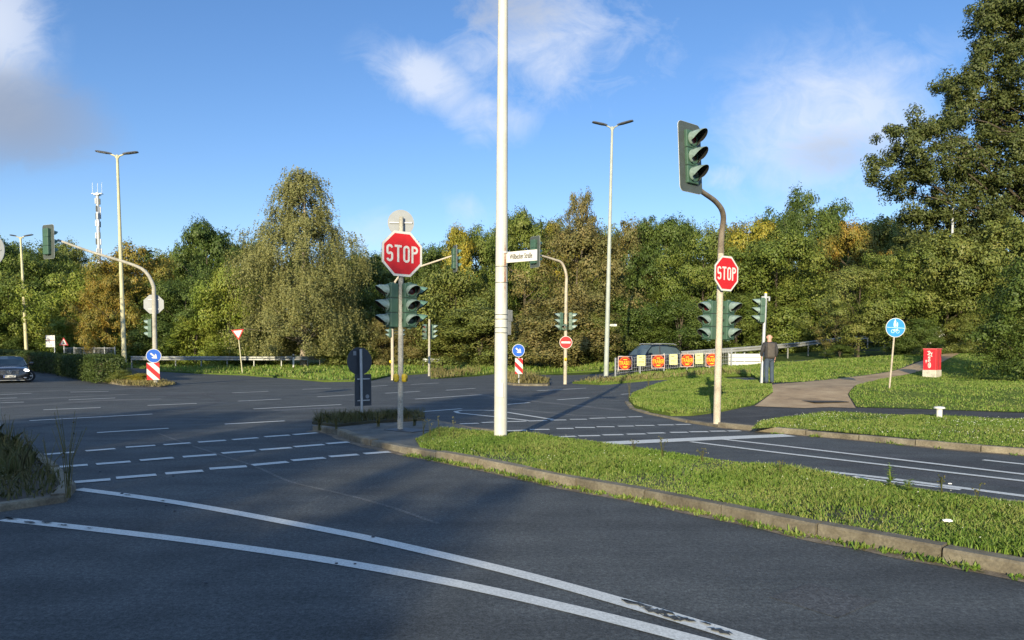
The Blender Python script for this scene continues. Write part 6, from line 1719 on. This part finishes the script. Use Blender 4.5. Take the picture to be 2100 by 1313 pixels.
def car(label, loc, yaw, paint, L, Wd, H, low=True, lights=False, emblem=False):
    """front points to -y"""
    t = thing('car', label, 'car', loc, yaw)
    hw = Wd / 2; belt = 0.66 * H if low else 0.60 * H; hood = 0.60 * H if low else 0.58 * H
    f, b = -L / 2, L / 2
    # lower body: y, half width at sill, half width max, top height, bottom height, crown of top
    S = [(f, .62, .70, .44 * H, .22, .02), (f + .06, .84, .88, .50 * H, .17, .03), (f + .22, .93, .96, .535 * H, .16, .04), (f + .55, .95, .99, .565 * H, .17, .05), (f + 1.0, .96, 1.0, hood, .18, .05),
         (f + .30 * L, .96, 1.0, belt * .985, .19, .04), (f + .45 * L, .96, 1.0, belt, .19, .0), (f + .65 * L, .96, 1.0, belt * 1.01, .19, .0), (f + .82 * L, .96, 1.0, belt * (1.0 if low else 1.05), .19, .02), (b - .3, .94, .98, belt * (.97 if low else 1.05), .2, .03), (b - .06, .88, .92, belt * (.88 if low else 1.0), .24, .03), (b, .78, .84, belt * .74, .3, .02)]
    mb = MB(); secs = []
    for y, ws, wm, zt, zb_, cr in S:
        a = hw; m = (zt + zb_) / 2
        pts = [(-ws * .9, zb_), (-ws, zb_ + .05), (-wm, m - .02), (-wm, m + .07), (-wm * .965, zt - .07), (-wm * .90, zt - .015), (-wm * .6, zt + cr * .6), (-wm * .25, zt + cr), (0, zt + cr * 1.05)]
        pts = pts + [(-x, z) for x, z in reversed(pts[:-1])]
        secs.append([Vector((x * a, y, z)) for x, z in pts])
    loft(mb, secs); body = mb.build('body', paint, t, True)
    # cabin: sections from windscreen foot to rear
    if low: Cb = [(f + .31 * L, .88, belt - .02, .86), (f + .385 * L, .84, belt + .60 * (H - belt), .76), (f + .46 * L, .80, H - .03, .68), (f + .54 * L, .79, H, .66), (f + .64 * L, .80, H - .04, .67), (f + .74 * L, .82, belt + .55 * (H - belt), .72), (f + .83 * L, .85, belt - .02, .84)]
    else: Cb = [(f + .27 * L, .92, belt - .02, .90), (f + .34 * L, .89, belt + .55 * (H - belt), .80), (f + .41 * L, .86, H - .05, .72), (f + .52 * L, .85, H, .70), (f + .70 * L, .85, H - .015, .70), (f + .86 * L, .86, H - .10, .70), (f + .93 * L, .87, belt + .55 * (H - belt), .75), (b - .1, .88, belt, .85)]
    mb = MB(); secs = []
    for y, wb, zt, wt in Cb:
        pts = [(-wb, belt - .04), (-wt - (wb - wt) * .08, max(belt - .035, zt - .075)), (-wt * .93, max(belt - .03, zt - .02)), (-wt * .5, zt + .012), (0, zt + .02)]
        pts = pts + [(-x, z) for x, z in reversed(pts[:-1])]
        secs.append([Vector((x * hw, y, z)) for x, z in pts])
    vs = [v for s in secs for v in s]; n = 9; nS = len(secs); roof0, roof1 = (2, nS - 3) if low else (2, nS - 3)
    for i in range(nS - 1):
        for q in range(n - 1):
            side = q in (0, n - 2); mid = roof0 <= i < roof1
            mi = (1 if side else 0) if mid else (1 if not side else (1 if 0 < i < nS - 2 else 0))
            if side and i in (0, nS - 2): mi = 0
            mb.add([vs[i * n + q], vs[i * n + q + 1], vs[(i + 1) * n + q + 1], vs[(i + 1) * n + q]], [(0, 1, 2, 3)], mi)
    bmw = mb.build('cabin', [paint, M['glass']], t, False)
    bm = bmesh.new(); bm.from_mesh(bmw.data); bmesh.ops.remove_doubles(bm, verts=bm.verts, dist=1e-4); bmesh.ops.recalc_face_normals(bm, faces=bm.faces[:]); bm.to_mesh(bmw.data); bm.free()
    # pillars over the glass
    for s in (-1, 1):
        mb = MB(); 
        mb.tube([Vector((s * abs(secs[i][1].x) * 1.0, secs[i][1].y, secs[i][1].z)) for i in range(0, roof0 + 1)], .035, 8)
        mb.tube([Vector((s * abs(secs[i][1].x), secs[i][1].y, secs[i][1].z)) for i in range(roof0, nS)], .03, 8)
        ym = f + (.56 if low else .55) * L
        mb.tube([(s * hw * (.80 if low else .865), ym, belt - .03), (s * hw * (.68 if low else .73), ym + .03, H - .07)], .035, 6)
        mb.build('pillar', paint, t, True)
    for s in (-1, 1):
        mb = MB(); mb.box((s * (hw + .09), f + .335 * L, belt + .07), (.22, .12, .15), 0, None, .04); mb.box((s * (hw - .01), f + .34 * L, belt + .03), (.14, .06, .05)); mb.build('mirror', paint, t)
    if not low:
        for s in (-1, 1):
            mb = MB(); mb.tube([(s * hw * .70, f + .43 * L, H + .01), (s * hw * .70, f + .48 * L, H + .05), (s * hw * .70, f + .82 * L, H + .03), (s * hw * .70, f + .87 * L, H - .04)], .02, 8); mb.build('roof_rail', M['galv'], t, True)
            mb = MB(); mb.box((s * (hw * .895), f + .60 * L, belt - .005), (.02, L * .52, .025)); mb.build('window_trim', M['chrome'], t)
    r = .325 if low else .35
    for y in (f + .185 * L, b - .19 * L):
        for s in (-1, 1): wheel(t, (s * (hw - .10), y, r), r, .22)
    # front
    mb = MB(); yf = f + .0
    mb.box((0, f + .015, .35 * H + .06), (Wd * .46, .06, .15 * H), 0, None, .03)
    for z in range(4): mb.box((0, f - .018, .30 * H + .045 + z * .042 * H), (Wd * .44, .012, .010), 1)
    mb.build('grille', [M['plastic'], M['chrome']], t)
    if emblem:
        mb = MB(); c = circle(.085, 24); z0 = .37 * H + .05
        mb.tube([(a, f - .035, z0 + b_) for a, b_ in c + c[:1]], .010, 6, 0, False)
        for a in (90, 210, 330): mb.tube([(0, f - .035, z0), (.085 * math.cos(R(a)), f - .035, z0 + .085 * math.sin(R(a)))], [.014, .006], 6)
        mb.build('emblem', M['chrome'], t)
    mb = MB(); mb.box((0, f + .02, .15 + .04 * H), (Wd * .62, .05, .10), 0, None, .02); mb.box((0, f - .005, .135), (Wd * .7, .05, .02), 1); mb.build('air_intake', [M['plastic'], M['galv']], t)
    mb = MB(); mb.box((0, f - .03, .235 * H + .02), (.52, .012, .115), 0, None, .004); g = random.Random(3); x = -.21
    mb.box((-.235, f - .0375, .235 * H + .02), (.04, .003, .105), 2)
    while x < .22:
        if abs(x + .06) > .03: mb.box((x, f - .0375, .235 * H + .02), (g.uniform(.018, .032), .003, .062), 1)
        x += .048
    mb.build('number_plate', [M['white'], M['text_black'], M['blue']], t)
    for s in (-1, 1):
        mb = MB(); bm = bmesh.new(); bmesh.ops.create_uvsphere(bm, u_segments=16, v_segments=10, radius=1)
        vs = [Vector((v.co.x * .17, v.co.y * .13, v.co.z * .085)) for v in bm.verts]; fs = [tuple(v.index for v in q.verts) for q in bm.faces]; bm.free()
        mb.add([v + Vector((s * hw * .74, f + .15, .455 * H)) for v in vs], fs); mb.build('headlight', M['headlight'] if lights else M['chrome'], t, True)
        mb = MB(); mb.box((s * hw * .72, f + .03, .20 + .04 * H), (.13, .05, .055), 0, None, .02); mb.build('fog_light', M['chrome'], t)
        mb = MB(); mb.box((s * hw * .74, b - .05, belt * .83), (.3, .08, .12), 0, None, .03); mb.build('tail_light', M['red'], t)
        for yy_ in ([f + .58 * L] if low else [f + .45 * L, f + .66 * L]):
            mb = MB(); mb.box((s * hw * 1.0, yy_, belt - .12), (.03, .2, .03), 0, None, .008); mb.build('door_handle', paint, t)
    return t
ca = D(24, 719, 36.0)
cgz = CAM_H - (787.5 - 719) / 1500 * 36.0 * 1.0
cc = D(18, 719, 37.0); hd_ = R(36); cc = (cc.x - math.sin(hd_) * 2.26, cc.y + math.cos(hd_) * 2.26, 0.0)
car('black sports coupe with lit headlight, cut by the left picture edge', cc, hd_, M['car_black'], 4.53, 1.83, 1.36, True, True, True)
cb = D(1332, 719, 45.0)
car('dark blue estate car driving behind the poster fence', (cb.x, 45.0, terr(cb.x, 45.0)), R(-62), M['car_blue'], 4.2, 1.8, 1.62, False, False)

# ------------------------------------------------------------------ the man by the slim signal pole
def skin_mesh(name, joints, edges, radii, mat, parent, sub=2):
    me = bpy.data.meshes.new(name); me.from_pydata([tuple(j) for j in joints], edges, []); me.update()
    o = put(name, me, parent); me.materials.append(mat)
    md = o.modifiers.new('skin', 'SKIN'); md.use_smooth_shade = True
    if not me.skin_vertices: me.skin_vertices.new(name='')
    for i, r in enumerate(radii):
        sv = me.skin_vertices[0].data[i]; sv.radius = r if hasattr(r, '__len__') else (r, r); sv.use_root = (i == 0)
    s = o.modifiers.new('subdivision', 'SUBSURF'); s.levels = sub; s.render_levels = sub
    return o
def person():
    base = G(1577, 788, 0.11); h = 1.76
    t = thing('person', 'bald man seen from behind in dark jacket and jeans at the slim signal pole', 'person', base, R(8))
    # x right, y away from the camera (he looks away), z up
    J = [(0, 0, .95), (0, 0, 1.10), (0, .01, 1.25), (0, .0, 1.42), (0, .015, 1.50), (0, .03, 1.58), (0, .035, 1.66), (0, .03, 1.725),                       # 0-7 trunk, neck, head
         (-.19, 0, 1.41), (-.25, .03, 1.15), (-.23, .13, .95), (-.21, .17, .88),                                                                  # 8-11 left arm
         (.19, 0, 1.41), (.245, .0, 1.14), (.235, .06, .91), (.23, .08, .83),                                                                    # 12-15 right arm
         (-.09, 0, .88), (-.10, .01, .50), (-.10, -.02, .09), (-.11, .12, .045), (.09, 0, .88), (.10, .02, .50), (.105, -.02, .09), (.12, .12, .045)]    # legs and feet
    E = [(0, 1), (1, 2), (2, 3), (3, 4), (4, 5), (5, 6), (6, 7), (3, 8), (8, 9), (9, 10), (10, 11), (3, 12), (12, 13), (13, 14), (14, 15), (0, 16), (16, 17), (17, 18), (18, 19), (0, 20), (20, 21), (21, 22), (22, 23)]
    Rr = [(.11, .07), (.10, .06), (.10, .06), (.075, .05), (.060, .062), (.078, .09), (.088, .102), (.062, .07), .035, .03, .026, .028, .035, .03, .026, .028, .05, .04, .03, .03, .05, .04, .03, .03]
    body = skin_mesh('body', J, E, Rr, M['skin'], t)
    for s, w in ((-1, Vector(J[11])), (1, Vector(J[15]))):                     # five fingers on each hand
        mb = MB()
        for k, (dx, ln) in enumerate(((-.024, .062), (-.008, .072), (.008, .068), (.024, .054))):
            a = w + Vector((dx * .3, dx, -.02)); mb.tube([a, a + Vector((-s * .004, .004, -ln * .5)), a + Vector((-s * .02, .012, -ln)), a + Vector((-s * .032, .012, -ln * 1.12))], [.010, .009, .008, .005], 7)
        mb.tube([w + Vector((0, .03, .0)), w + Vector((-s * .006, .052, -.02)), w + Vector((-s * .012, .056, -.05))], [.012, .010, .007], 7)
        mb.build('hand', M['skin'], t, True)
    JJ = [(0, 0, .80), (0, 0, 1.05), (0, .0, 1.22), (0, -.01, 1.38), (0, .0, 1.475)] + [(-.195, 0, 1.40), (-.265, .02, 1.15), (-.24, .115, .97)] + [(.195, 0, 1.40), (.26, -.01, 1.14), (.245, .05, .94)]
    jk = skin_mesh('jacket', JJ, [(0, 1), (1, 2), (2, 3), (3, 4), (3, 5), (5, 6), (6, 7), (3, 8), (8, 9), (9, 10)], [(.205, .15), (.20, .14), (.205, .145), (.185, .125), (.085, .085), .082, .068, .055, .082, .068, .055], M['jacket'], t)
    mb = MB(); poly = [(-.145, .93), (.145, .93), (.165, 1.2), (.15, 1.40), (.09, 1.445), (-.09, 1.445), (-.15, 1.40), (-.165, 1.2)]
    n = 8; vs = [];
    for rowz in range(7):
        z = .92 + rowz * .085
        for cidx in range(9):
            x = (-1 + cidx / 4) * .14; vs.append((x, -.125 - .028 * math.cos(x / .14 * 1.2) * (1.0 if rowz < 5 else .55), z))
    mb.add(vs, [(r_ * 9 + c, r_ * 9 + c + 1, (r_ + 1) * 9 + c + 1, (r_ + 1) * 9 + c) for r_ in range(6) for c in range(8)])
    o = mb.build('back_panel', M['jacket_panel'], jk, True); md = o.modifiers.new('solid', 'SOLIDIFY'); md.thickness = .012
    TJ = [(0, 0, .98), (-.085, 0, .84), (-.10, .01, .50), (-.10, -.015, .045), (.085, 0, .84), (.10, .02, .50), (.105, -.015, .045)]
    skin_mesh('trousers', TJ, [(0, 1), (1, 2), (2, 3), (0, 4), (4, 5), (5, 6)], [(.15, .11), .095, .076, .068, .095, .076, .068], M['jeans'], t)
    for x in (-.11, .115):
        skin_mesh('shoe', [(x, -.06, .05), (x, .04, .05), (x * 1.08, .17, .04)], [(0, 1), (1, 2)], [(.05, .045), (.052, .05), (.045, .035)], M['shoe'], t)
    for s in (-1, 1):
        mb = MB(); mb.tube([(s * .083, .03, 1.60), (s * .096, .022, 1.635), (s * .09, .025, 1.665)], [.012, .018, .010], 8); mb.build('ear', M['skin'], t, True)
    mb = MB()                                                            # face on the far side: eyes, nose, mouth
    mb.tube([(0, .125, 1.655), (0, .150, 1.62), (0, .125, 1.61)], [.012, .018, .012], 8)
    for s in (-1, 1): mb.tube([(s * .032 - .014, .118, 1.655), (s * .032 + .014, .118, 1.655)], .009, 8, 1)
    mb.tube([(-.025, .113, 1.572), (.025, .113, 1.572)], .007, 6, 1)
    mb.build('face', [M['skin'], M['hair']], t, True)
    t.scale = (h / 1.78,) * 3
person()
